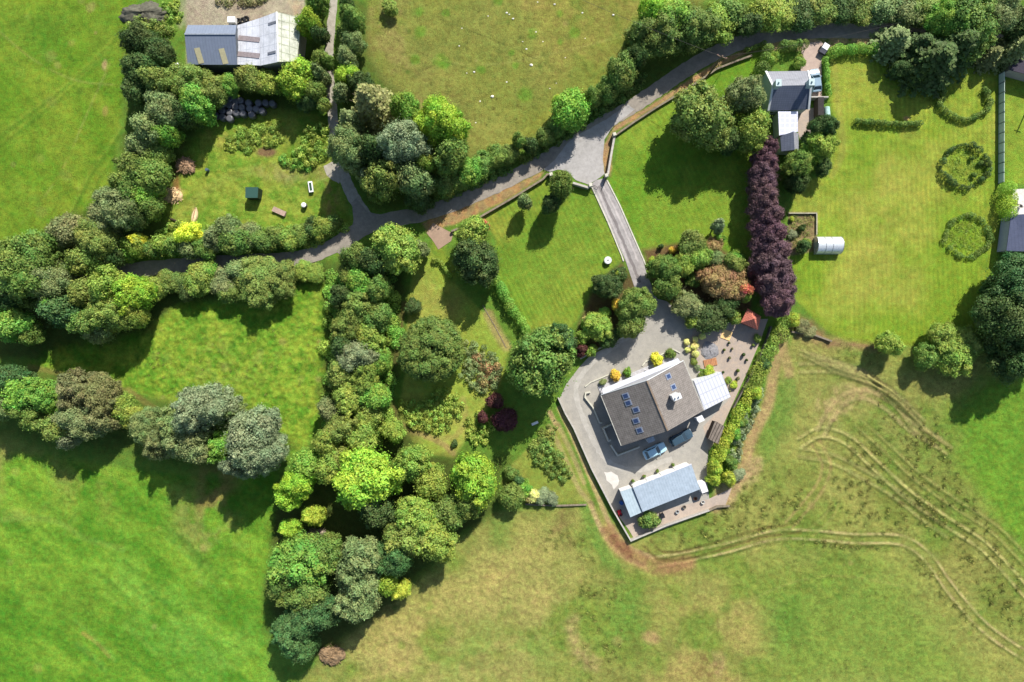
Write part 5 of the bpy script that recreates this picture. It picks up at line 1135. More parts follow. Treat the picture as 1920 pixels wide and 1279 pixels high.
for i, (x, y, lb) in enumerate(pots):
    s = 1.25 if 'tall' in lb or 'largest' in lb else rr.uniform(.8, 1.0)
    e = boxed('potted_plant', x, y, (.5, .5, .4), 0, None, lb, 'potted plant'); e['group'] = 'potted plants on the gravel patio'; lpart(e, 'pot', MB().lathe((0, 0, .04), [(.17 * s, 0), (.24 * s, .3 * s), (.26 * s, .34 * s)], 12), solid('dark_glaze', (54, 50, 50), rough=.4))
    pr, me_ = CROWN['ball'][i % 2]; shared('foliage', me_, e, (0, 0, .5 * s), (.26 * s, .26 * s, .3 * s), i, [PAL['dk'], PAL['ol'], PAL['bw']][i % 3])
o = MB().blob(P(1330, 657), (1.5, 1.7), .35, 7, 18, 6, .2, 0).build('rockery', solid('rockery_stone', (150, 148, 150), var=.35, scale=3, fine=14, bump=.8)); tag(o, 'grey stone rockery beside the pale lime ball shrubs', 'rockery')
# pale stones in the pasture
st = [(915, 30), (962, 35), (950, 24), (955, 27), (1040, 8), (1008, 4), (1092, 24), (980, 78), (987, 92), (1018, 78), (1017, 87), (996, 122), (1097, 72), (889, 135), (923, 181), (950, 154), (1043, 156), (1031, 166), (866, 53), (861, 86), (900, 190), (1150, 28), (892, 230), (1060, 108), (1005, 60), (875, 137)]
for i, (x, y) in enumerate(st):
    q = P(x, y); q.z = -.05; s = rr.uniform(.10, .2) * (1.5 if i in (2, 14, 11) else 1); o = MB().blob((0, 0, 0), (s, s * .8), s * .7, i, 9, 4, .2, -.1).build('pale_stone', solid('limestone', (240, 236, 224), var=.08, k=1.1), None, origin=(0, 0, 0)); o.location = q
    tag(o, 'small pale stone lying in the olive pasture north of the road', 'stone', 'pale stones in the pasture')
# ------------------------------------------------------------------ trees, shrubs, hedges
ORD = 'first second third fourth fifth sixth seventh eighth ninth tenth eleventh twelfth thirteenth fourteenth fifteenth sixteenth seventeenth eighteenth nineteenth twentieth'.split()
ORD += ['twenty-' + x for x in ORD[:9]]
def row(template, group, data, fn=tree, **kw):
    """data: (x, y, r, h, palette[, style]); {o} counts along the row, {c} is the colour"""
    for i, d in enumerate(data):
        k = dict(kw)
        if len(d) > 5: k['style'] = d[5]
        fn(d[0], d[1], d[2], d[3], d[4], template.format(o=ORD[i], c=ADJ[d[4]]), group=group, **k)
row('{c} tree, {o} going south from the grey heap, in the western hedgerow', 'trees in the western hedgerow', [
    (262, 76, 32, 7, 'dk'), (298, 98, 30, 7, 'dk'), (262, 130, 36, 8, 'dk'), (294, 154, 32, 8, 'ol'), (258, 170, 30, 7, 'dk'), (306, 203, 36, 8, 'gg'),
    (346, 216, 26, 7, 'dk'), (282, 246, 34, 8, 'gg'), (312, 254, 24, 7, 'bg'), (262, 276, 28, 7, 'gg'), (292, 288, 26, 6, 'md'), (254, 312, 32, 8, 'md'),
    (286, 330, 36, 8, 'md'), (244, 348, 30, 8, 'md'), (268, 366, 30, 7, 'bg'), (282, 392, 24, 6, 'md'), (224, 386, 40, 9, 'gg'), (252, 408, 26, 7, 'dk'),
    (196, 412, 32, 8, 'gg'), (180, 448, 42, 9, 'ol'), (132, 434, 38, 8, 'bw'), (166, 486, 36, 8, 'ol'), (205, 482, 26, 6, 'dk'), (108, 466, 26, 6, 'ol')])
row('{c} tree, {o} from the west, in the belt behind the farm sheds', 'trees behind the farm sheds', [
    (352, 154, 42, 6.4, 'ol'), (398, 162, 24, 4.8, 'ol'), (430, 160, 20, 4.0, 'bg'), (470, 148, 28, 5.6, 'ol'), (502, 154, 26, 4.8, 'gs'), (554, 148, 38, 7.2, 'br'), (590, 168, 22, 5.6, 'md'), (576, 192, 20, 4.0, 'dk')])
tree(370, 196, 33, 8, 'bg', 'fresh bright green tree leaning over the black silage bales')
tree(400, 178, 24, 6, 'ol', 'small olive tree just north west of the silage bales')
row('{c} tree, {o} from the top, on the west side of the narrow lane', 'trees west of the lane', [
    (596, 4, 24, 7, 'md'), (580, 44, 24, 7, 'br'), (600, 66, 18, 6, 'dk'), (603, 112, 20, 6, 'md'), (600, 140, 18, 6, 'gg'), (608, 196, 14, 4, 'ol')])
row('{c} tree, {o} from the top, on the east side of the narrow lane', 'trees east of the lane', [
    (650, 8, 16, 6, 'dk'), (660, 34, 24, 7, 'md'), (645, 60, 16, 6, 'md'), (664, 82, 22, 6, 'gg'), (650, 110, 22, 6, 'gg'), (652, 140, 24, 6, 'br'), (678, 158, 26, 7, 'dk'), (640, 176, 18, 6, 'gg')])
shrub(731, 14, 16, 2.4, 'ol', 'dark olive bush alone at the top edge of the olive pasture')
# big group north of the junction
conifer(698, 196, 52, 15, 'bw', 'tall brownish conifer in the big group north of the road junction')
conifer(660, 232, 34, 12, 'gg', 'narrower greyish conifer beside the lane north of the junction')
tree(828, 232, 50, 12, 'br', 'large bright yellow green tree jutting into the olive pasture', style='fine')
tree(842, 292, 36, 10, 'md', 'mid green tree tucked under the large yellow green pasture tree')
tree(752, 268, 50, 13, 'gy', 'large grey green tree in the middle of the group north of the junction', style='fine')
tree(654, 282, 44, 12, 'gg', 'greyish green tree overhanging the narrow lane north of the junction', style='fine')
tree(762, 204, 30, 9, 'bg', 'fresh bright green tree between the brownish conifer and the yellow green tree')
tree(714, 336, 42, 11, 'ol', 'olive tree just north of the road junction', style='clumpy')
tree(700, 282, 34, 12, 'dk', 'dark green tree between the two grey green trees by the lane')
tree(778, 336, 38, 9, 'gg', 'greyish green tree above the shaded bend north of the road')
tree(792, 303, 25, 9, 'gs', 'small grassy green tree in the centre of the junction group')
tree(776, 374, 20, 5, 'dk', 'low dark green tree right beside the shaded junction asphalt')
tree(694, 338, 24, 8, 'gy', 'grey green small tree at the mouth of the lane')
row('{c} shrubby tree, {o} from the west, along the north road edge', 'hedge trees along the north of the road', [
    (786, 372, 26, 4, 'dk'), (828, 346, 28, 5, 'md'), (856, 338, 24, 4, 'md'), (884, 320, 28, 5, 'bg'), (908, 306, 24, 4, 'md'), (930, 294, 24, 4, 'md'), (954, 288, 20, 4, 'md'),
    (973, 266, 15, 6, 'md'), (994, 272, 18, 4, 'dk'), (1022, 256, 19, 4, 'md'), (1044, 238, 20, 4, 'md'), (1068, 204, 38, 8, 'bg'), (1114, 182, 20, 5, 'md'), (1138, 168, 24, 6, 'md'), (1164, 134, 34, 8, 'md'), (1190, 110, 24, 7, 'dk')], asp=1.05)
tree(1043, 190, 11, 5.5, 'yg', 'small yellowish tree on the pasture edge near the forecourt')
row('{c} tree, {o} from the west, along the top road edge', 'trees along the top road edge', [
    (1232, 62, 54, 7.5, 'md'), (1262, 30, 46, 7.5, 'bg'), (1300, 52, 50, 7.5, 'md'), (1222, 20, 30, 7.5, 'br'), (1345, 46, 38, 5.0, 'gs'), (1372, 28, 34, 5.0, 'md'), (1402, 44, 26, 5.0, 'dk'), (1430, 24, 36, 5.0, 'gs'), (1466, 24, 36, 3.8, 'gs'),
    (1502, 22, 34, 3.8, 'dk'), (1540, 14, 34, 3.8, 'ol'), (1578, 16, 32, 3.8, 'dk'), (1616, 12, 34, 3.8, 'ol'), (1656, 14, 34, 3.8, 'gg'), (1698, 16, 36, 3.8, 'gg'), (1738, 20, 36, 3.8, 'ol')])
# top right big trees
row('{c} conifer, {o} from the west, in the dark group at the top right', 'conifers at the top right', [
    (1680, 76, 40, 6.2, 'gg'), (1724, 84, 34, 6.2, 'dk'), (1752, 112, 62, 9, 'dk'), (1794, 88, 56, 9, 'dk'), (1724, 138, 28, 5.0, 'md'), (1858, 104, 26, 5.0, 'bw'), (1905, 92, 34, 7.4, 'gg')], fn=conifer)
tree(1822, 46, 58, 8.7, 'md', 'big mid green tree towering over the dark conifers at the top right', style='clumpy')
tree(1872, 22, 44, 7.4, 'gg', 'greyish green tree behind the big tree at the top right')
tree(1780, 40, 40, 7.4, 'bg', 'fresh green tree west of the big top right tree')
tree(1912, 40, 34, 6.2, 'dk', 'dark green tree in the very top right corner')
tree(1690, 128, 20, 3.1, 'dk', 'low dark tree under the west side of the conifers')
# lower lane, north side
row('{c} shrub, {o} from the west, north of the lower lane', 'shrubs north of the lower lane', [
    (238, 474, 18, 4.2, 'bg'), (256, 462, 24, 5.2, 'gs'), (262, 450, 13, 5.6, 'yl'), (286, 468, 18, 4.2, 'md'), (302, 458, 20, 5.3, 'gs'), (328, 464, 18, 5.0, 'md'), (357, 441, 24, 6.4, 'yl'), (352, 466, 20, 5.0, 'gg'),
    (384, 466, 22, 5.0, 'md'), (404, 446, 24, 5.5, 'gg'), (428, 428, 26, 6.2, 'gg'), (446, 452, 30, 6.0, 'md'), (470, 440, 24, 4.4, 'gg'), (492, 454, 24, 4.3, 'md'), (517, 446, 22, 4.1, 'md'),
    (540, 448, 20, 4.1, 'gs'), (562, 440, 22, 3.3, 'md'), (584, 428, 20, 3.3, 'dk'), (604, 428, 22, 3.6, 'gs'), (626, 416, 16, 2.9, 'md')], fn=shrub)
shrub(488, 446, 9, 2.2, 'yl', 'tiny yellow green bush glowing in the shrub row by the lane')
row('{c} tree, {o} from the west, between the lower lane and the meadow', 'trees between the lower lane and the meadow', [
    (288, 540, 26, 3.7, 'gs'), (312, 528, 22, 3.1, 'ol'), (336, 528, 22, 3.1, 'md'), (350, 548, 20, 3.1, 'dk'), (374, 524, 34, 4.3, 'gs'), (392, 506, 18, 3.7, 'bg'), (418, 530, 28, 3.7, 'gg'), (434, 548, 24, 3.7, 'md'), (484, 528, 50, 5.6, 'ol', 'fine'),
    (452, 508, 28, 4.3, 'gg'), (524, 524, 36, 5.0, 'ol', 'fine'), (566, 508, 20, 2.2, 'gs'), (590, 512, 20, 2.2, 'gs')])
row('{c} tree, {o} from the west, in the clump above the meadow', 'trees in the clump above the meadow', [
    (120, 586, 38, 9, 'tl'), (108, 566, 26, 7, 'bg'), (160, 548, 30, 9, 'ol'), (168, 606, 34, 9, 'md'), (206, 534, 36, 10, 'gs'), (212, 588, 42, 10, 'ol', 'clumpy'), (250, 552, 38, 10, 'br', 'clumpy'), (250, 592, 28, 8, 'gs'), (190, 620, 26, 7, 'gg'), (86, 576, 18, 5, 'gg')])
tree(48, 500, 66, 12, 'md', 'very large mid green tree at the left edge below the bright field', style='fine')
tree(100, 526, 40, 9, 'gg', 'greyish green tree on the east flank of the very large edge tree')
tree(10, 548, 40, 9, 'dk', 'dark tree at the left edge below the very large tree')
tree(22, 610, 38, 8, 'bg', 'fresh bright green tree at the left edge above the lower clump')
tree(56, 624, 22, 6, 'md', 'small mid green tree beside the fresh green edge tree')
row('{c} tree, {o} from the west, in the lower left clump', 'trees in the lower left clump', [
    (12, 716, 40, 9, 'tl'), (6, 750, 34, 9, 'gg'), (38, 736, 34, 9, 'bg'), (80, 742, 40, 9, 'bg', 'clumpy'), (66, 782, 30, 8, 'md'), (44, 758, 28, 8, 'md'), (148, 736, 44, 9, 'bw', 'fine'), (188, 742, 42, 9, 'bw', 'fine'), (110, 800, 32, 8, 'ol'),
    (152, 786, 42, 9, 'gg'), (190, 782, 30, 8, 'bw'), (128, 822, 22, 7, 'gy'), (228, 760, 26, 6, 'gs'), (246, 778, 24, 5, 'gs')])
row('{c} willow, {o} from the west, in the row below the meadow', 'willows below the meadow', [
    (272, 800, 34, 8, 'gg', 'fine'), (302, 832, 32, 8, 'gg', 'fine'), (332, 796, 40, 10, 'gg', 'fine'), (380, 766, 54, 13, 'gy', 'fine'), (360, 828, 46, 11, 'gg', 'fine'), (424, 772, 28, 9, 'gg', 'fine'), (418, 836, 32, 9, 'bg', 'mid' and 'fine'),
    (472, 824, 58, 14, 'gy', 'fine'), (498, 850, 40, 12, 'gy', 'fine'), (452, 868, 34, 10, 'gy', 'fine')], name='willow_tree', cat='willow')
# central column west of the garden
tree(742, 466, 52, 9, 'gs', 'big grassy green tree directly south of the road junction', style='clumpy')
row('{c} tree, {o} going south from the junction, in the dense garden edge belt', 'trees in the garden edge belt', [
    (666, 482, 28, 6.3, 'md'), (702, 492, 32, 7.2, 'dk'), (784, 468, 20, 6.3, 'gg'), (654, 512, 22, 4.5, 'ol'), (680, 534, 32, 6.3, 'bg'), (710, 540, 26, 7.2, 'md'), (640, 556, 24, 6.3, 'dk'), (672, 576, 37, 7.2, 'ol', 'clumpy'), (706, 598, 32, 6.3, 'md'),
    (652, 610, 35, 7.2, 'ol', 'clumpy'), (694, 636, 32, 6.3, 'gs'), (642, 652, 28, 7.2, 'dk'), (668, 668, 37, 8.1, 'gy', 'clumpy'), (712, 676, 24, 4.5, 'bg'), (640, 704, 32, 7.2, 'ol'), (680, 706, 35, 7.2, 'gs', 'clumpy'), (700, 744, 32, 6.3, 'bg'), (654, 748, 37, 7.2, 'gs', 'clumpy'),
    (618, 770, 24, 6.3, 'gg'), (690, 780, 30, 5.4, 'gs'), (640, 800, 35, 7.2, 'ol', 'clumpy'), (678, 820, 32, 6.3, 'gs'), (612, 828, 30, 7.2, 'gs'), (736, 806, 24, 4.5, 'gs')])
tree(808, 656, 66, 8.5, 'md', 'very round dense dark green tree in the middle of the garden', style='dome')
tree(1014, 680, 71, 14, 'md', 'tallest mid green tree, north west of the brown roofed house', style='clumpy')
tree(1052, 640, 34, 12, 'tl', 'deep blue green tree on the north east flank of the tallest garden tree', style='big')
tree(892, 488, 50, 9, 'dk', 'broad dark green tree between the garden lawn and the striped lawn', style='clumpy')
tree(884, 440, 34, 8, 'gs', 'grassy green tree with orange tips beside the road wall')
shrub(905, 424, 12, 6.4, 'og', 'small orange leaved crown against the low roadside wall', style='small')
tree(947, 788, 25, 3.8, 'rd', 'dark red tree in the shade of the tallest garden tree')
tree(930, 752, 18, 3.2, 'rd', 'smaller dark red tree in the shade beside the garden lawn')
tree(905, 784, 12, 2.5, 'rd', 'little red shrub at the west rim of the deep tree shade')
tree(1052, 346, 26, 10.5, 'md', 'upright mid green tree on the striped lawn by the gate', asp=.92)
tree(1034, 380, 22, 6.5, 'dk', 'darker lower stem of the upright lawn tree near the gate', asp=.9)
tree(983, 378, 16, 5.2, 'gg', 'small greyish green tree alone on the striped lawn')
tree(774, 576, 17, 2.4, 'dk', 'small dark clipped tree on the mown garden lawn')
foliage_patch('shrubbery', [(868, 640), (905, 648), (940, 680), (942, 706), (915, 740), (880, 725), (858, 700), (875, 680)], 1.6, 'gg', 'island bed of greyish shrubs with brown flowers east of the round dark tree', 'shrubbery', seed=3)
foliage_patch('flower_shrubs', [(896, 655), (935, 690), (935, 712), (905, 728), (890, 700)], 1.9, 'cp', 'copper brown flowering shrubs inside the greyish island bed', 'shrubs', seed=4, step=1.5)
foliage_patch('shrubbery', [(748, 752), (800, 748), (830, 720), (862, 745), (874, 775), (835, 808), (805, 812), (765, 800)], 1.3, 'gs', 'dense low shrub bed south of the round dark tree', 'shrubbery', seed=5)
foliage_patch('shrubbery', [(870, 790), (900, 770), (925, 800), (905, 840), (878, 828)], 1.3, 'gs', 'narrow shrub bed west of the deep tree shade', 'shrubbery', seed=6)
foliage_patch('shrubbery', [(985, 850), (1000, 830), (1030, 822), (1050, 850), (1072, 890), (1062, 908), (1030, 895)], 1.3, 'md', 'boat shaped shrub bed beside the two worn grass tracks', 'shrubbery', seed=7)
foliage_patch('shrubbery', [(990, 840), (1020, 800), (1045, 800), (1030, 850)], .8, 'ol', 'olive ground planting at the north end of the boat shaped bed', 'shrubbery', seed=8)
row('{c} shrub, {o} from the west, in the bank at the lawn foot', 'shrubs in the bank at the lawn foot', [
    (958, 888, 14, 2.4, 'md'), (972, 902, 13, 2.6, 'tl'), (960, 930, 26, 4.5, 'md'), (984, 916, 16, 3, 'bg'), (1000, 928, 14, 2.4, 'pl'), (1016, 930, 16, 2, 'gy'), (1036, 936, 13, 1.6, 'gy')], fn=shrub)
shrub(852, 832, 7, .9, 'dk', 'tiny round dark bush alone on the lower garden lawn', style='ball')
# lower wood
row('{c} tree, {o} from the north, in the lower wood by the rough pasture', 'trees in the lower wood', [
    (574, 872, 30, 7, 'bg'), (556, 908, 34, 8, 'br', 'clumpy'), (538, 934, 26, 7, 'br'), (590, 968, 22, 5, 'yg'), (546, 992, 20, 6, 'br'), (620, 872, 34, 7, 'gs'), (640, 860, 26, 7, 'ol'), (772, 870, 40, 8, 'gs', 'clumpy'), (690, 896, 68, 11, 'br', 'clumpy'), (706, 958, 38, 8, 'dk'),
    (808, 906, 34, 7, 'gs'), (888, 900, 52, 9, 'br', 'clumpy'), (884, 940, 34, 7, 'md'), (842, 958, 34, 7, 'md'), (742, 1000, 26, 8, 'md'), (782, 968, 44, 9, 'gs', 'clumpy'), (764, 1006, 48, 9, 'ol', 'clumpy'), (812, 1014, 46, 9, 'gs', 'clumpy'), (740, 1044, 40, 9, 'tl'),
    (672, 1054, 50, 10, 'gg', 'clumpy'), (674, 1114, 50, 10, 'gg', 'clumpy'), (722, 1092, 28, 7, 'br'), (752, 1106, 20, 5, 'yg'), (562, 1056, 62, 10, 'bg', 'clumpy'), (604, 1036, 42, 9, 'md', 'clumpy'), (536, 1084, 40, 9, 'md')])
row('{c} tree, {o} from the north, at the southern tip of the lower wood', 'trees at the southern tip of the wood', [
    (574, 1112, 46, 9, 'md', 'clumpy'), (590, 1150, 44, 9, 'tl', 'clumpy'), (552, 1180, 46, 9, 'tl', 'fine'), (566, 1216, 28, 7, 'tl')])
# cottage neighbourhood
tree(1318, 218, 62, 10.5, 'ol', 'large spreading olive tree on the lawn beside the cottage', style='clumpy')
tree(1395, 178, 40, 9, 'gg', 'greyish green tree against the west gable of the cottage', style='fine')
tree(1408, 246, 38, 8, 'gs', 'grassy green tree between the olive tree and the purple row')
tree(1364, 262, 26, 7, 'dk', 'dark green tree in the shade behind the olive tree')
row('dark purple leaved tree, {o} from the cottage end of the purple row', 'purple leaved trees in the tall row', [
    (1440, 278, 22, 5.5, 'pu', 'fine'), (1434, 304, 28, 6, 'pu', 'fine'), (1430, 334, 32, 6.5, 'pu', 'fine'), (1431, 366, 32, 7, 'pu', 'fine'), (1434, 398, 33, 7, 'pu', 'fine'), (1438, 430, 36, 7, 'pu', 'fine'),
    (1443, 464, 38, 7, 'pu', 'fine'), (1448, 496, 40, 7, 'pu', 'fine'), (1454, 530, 42, 7, 'pu', 'fine'), (1460, 560, 36, 6.5, 'pu', 'fine')], name='purple_tree')
row('{c} tree, {o} from the north, in the clump east of the cottage annex', 'trees east of the cottage annex', [
    (1542, 240, 28, 6.5, 'dk', 'clumpy'), (1538, 276, 30, 6, 'gs'), (1494, 310, 30, 7, 'md', 'clumpy'), (1544, 314, 18, 4, 'dk'), (1516, 268, 16, 4, 'dk'), (1494, 344, 22, 5, 'dk')])
foliage_run('hedge', [(1438, 92), (1436, 108), (1432, 128)], 2.4, 3.2, ['md'], 'tall clipped hedge beside the west gable end of the cottage garden', seed=11)
foliage_run('hedge', [(1468, 86), (1508, 82)], 2.0, 2.4, ['md'], 'short thick hedge across the front of the cottage garden', seed=12)
shrub(1499, 118, 13, 2.2, 'gs', 'round clipped bush at the front of the cottage near the drive')
shrub(1446, 112, 12, 2.6, 'gs', 'leafy bush inside the cottage front garden')
foliage_run('hedge', [(1400, 94), (1420, 88), (1432, 82)], .9, 1.3, ['md'], 'low hedge continuing the roadside wall toward the cottage', seed=13)
foliage_run('hedge', [(1566, 94), (1600, 90), (1640, 92)], 1.9, 2.0, ['bg'], 'bright hedge between the road and the top of the big lawn', seed=14)
foliage_run('hedge', [(1549, 112), (1550, 140), (1554, 180)], 1.0, 1.4, ['bg'], 'narrow hedge between the cottage drive and the big lawn', seed=15)
foliage_run('flower_strip', [(1606, 226), (1640, 229), (1690, 233), (1726, 230)], .9, 1.3, ['md'], 'straight strip of tall plants crossing the big mown lawn', 'plant strip', seed=16)
def ring(cx, cy, rx, ry, n0, n1): return [(cx + rx * (1 + .05 * math.sin(5 * a) + .04 * math.sin(11 * a + 1)) * math.cos(a), cy + ry * (1 + .05 * math.cos(4 * a)) * math.sin(a)) for a in np.linspace(n0, n1, 40)]
foliage_run('ring_planting', ring(1810, 311, 44, 38, 0, 2 * math.pi), .9, 1.25, ['dk'], 'upper complete ring of dark plants on the big lawn', 'ring planting', seed=17, gap=.12, leaf=.17, lump=.5)
foliage_run('ring_planting', ring(1815, 443, 42, 38, 0, 2 * math.pi), 1.0, .8, ['md'], 'lower ring of grassy plants on the big lawn near the bungalow', 'ring planting', seed=18, gap=.08, leaf=.17, lump=.45)
foliage_run('ring_planting', ring(1810, 188, 46, 34, -.7, math.pi + .5), 1.0, 1.2, ['md'], 'northernmost ring of plants, broken open toward the dark conifers', 'ring planting', seed=19, leaf=.17)
foliage_patch('long_grass', ring(1810, 311, 38, 33, 0, 6.2), .2, 'gs', 'long grass inside the upper complete ring of plants', 'long grass', leaf=.16, dens=.3, seed=20, kind='stuff')
foliage_patch('long_grass', ring(1815, 443, 36, 33, 0, 6.2), .2, 'gs', 'long grass inside the lower ring of plants', 'long grass', leaf=.16, dens=.3, seed=21, kind='stuff')
for i, (x, y, r_) in enumerate(((1822, 297, 4), (1838, 306, 5), (1826, 328, 5))): shrub(x, y, r_, 1.0, 'md', ['northern', 'middle', 'southern'][i] + ' of three small dark bushes inside the upper plant ring', group='bushes inside the plant ring')
# vegetable plot
for i, (x, y, r_, h_, c, lb) in enumerate(((1503, 428, 7, 1.4, 'dk', 'dark leafy plant in the middle of the vegetable plot'), (1485, 411, 5, .8, 'yg', 'yellow green plant in the north west of the vegetable plot'), (1506, 462, 14, 2.6, 'dk', 'dark shrub at the foot of the vegetable plot'), (1512, 456, 9, 2.0, 'gs', 'grassy green shrub at the plot corner west of the polytunnel'), (1486, 440, 9, 1, 'gy', 'greyish plant beside the purple trees in the vegetable plot'))): shrub(x, y, r_, h_, c, lb)
foliage_patch('vegetables', [(1482, 405), (1528, 404), (1528, 432), (1500, 460), (1482, 465)], .35, 'ol', 'sparse vegetables and weeds in the boarded plot', 'vegetables', leaf=.16, dens=.35, seed=23, kind='stuff')
# right side of the big lawn
tree(1668, 644, 25, 4.6, 'gs', 'small grassy green tree at the foot of the big lawn', style='mid')
tree(1784, 664, 46, 5, 'gs', 'broad grassy green tree at the lower right corner of the lawn', style='clumpy')
tree(1764, 628, 26, 5, 'gs', 'rounded tree on the north side of the broad corner tree')
tree(1812, 640, 32, 4.5, 'ol', 'olive tree on the east side of the broad corner tree')
tree(1736, 668, 24, 4.5, 'md', 'mid green tree on the west side of the broad corner tree')
tree(1910, 528, 56, 10, 'tl', 'deep green tree nearest the bungalow in the tall dark stand', style='fine')
tree(1896, 600, 66, 11, 'dk', 'huge dark green tree in the middle of the tall dark stand', style='fine')
tree(1914, 664, 56, 10, 'dk', 'southernmost dark tree of the tall stand at the right edge', style='fine')
tree(1965, 600, 66, 11, 'dk', 'dark tree furthest toward the right edge in the tall stand', style='fine')
foliage_run('hedge', [(1893, 352), (1894, 375), (1889, 402)], 2.9, 3.4, ['br'], 'bright yellow green hedge block north west of the bungalow', seed=24)
# yard hedge
foliage_run('hedge', [(1487, 592), (1468, 612), (1452, 640), (1438, 672), (1424, 700), (1410, 730)], 2.9, 2.4, ['gs'], 'upper part of the long hedge between the patio and the rough field', seed=25, leaf=.24)
foliage_run('hedge', [(1404, 742), (1386, 775), (1372, 805), (1358, 835), (1350, 856)], 2.3, 2.4, ['yg'], 'lower yellow green part of the long hedge beside the log store', seed=26, leaf=.24)
foliage_patch('shrubbery', [(1412, 735), (1432, 720), (1425, 760), (1400, 820), (1385, 870), (1362, 880), (1372, 830), (1392, 780)], 1.2, 'gy', 'greyish mixed shrubs on the field side of the long hedge', 'shrubbery', seed=27)
for i, (x, y, r_, h_, c, lb) in enumerate((
    (1340, 878, 15, 3.4, 'yg', 'tall golden green conifer shaped shrub east of the garage'), (1339, 898, 14, 3.2, 'yg', 'yellow green shrub just east of the garage end'), (1366, 897, 15, 2.8, 'yg', 'rounded yellow green shrub at the south east yard corner'), (1372, 868, 13, 2.4, 'md', 'mid green shrub between the long hedge and the yard corner'),
    (1488, 598, 13, 2.6, 'yg', 'yellow green shrub at the top end of the long hedge'), (1434, 683, 12, 2.8, 'tl', 'deep green shrub set in the upper long hedge'), (1418, 735, 12, 2.8, 'yg', 'yellow green shrub halfway down the long hedge'), (1380, 812, 11, 2.0, 'bg', 'fresh green shrub on the field side of the log store'),
    (1390, 792, 10, 1.8, 'md', 'small mid green shrub in the greyish field side planting'), (1506, 610, 14, 1.4, 'bw', 'brownish scrubby bush by the rubble wall end'), (1520, 622, 12, 1.0, 'bw', 'low brownish bush on the rubble wall'), (1384, 890, 13, 1.3, 'gy', 'greyish bush at the bare sandy corner of the yard'),
    (1217, 975, 19, 2.6, 'md', 'round green shrub on the pebbles behind the garage'))): shrub(x, y, r_, h_, c, lb)
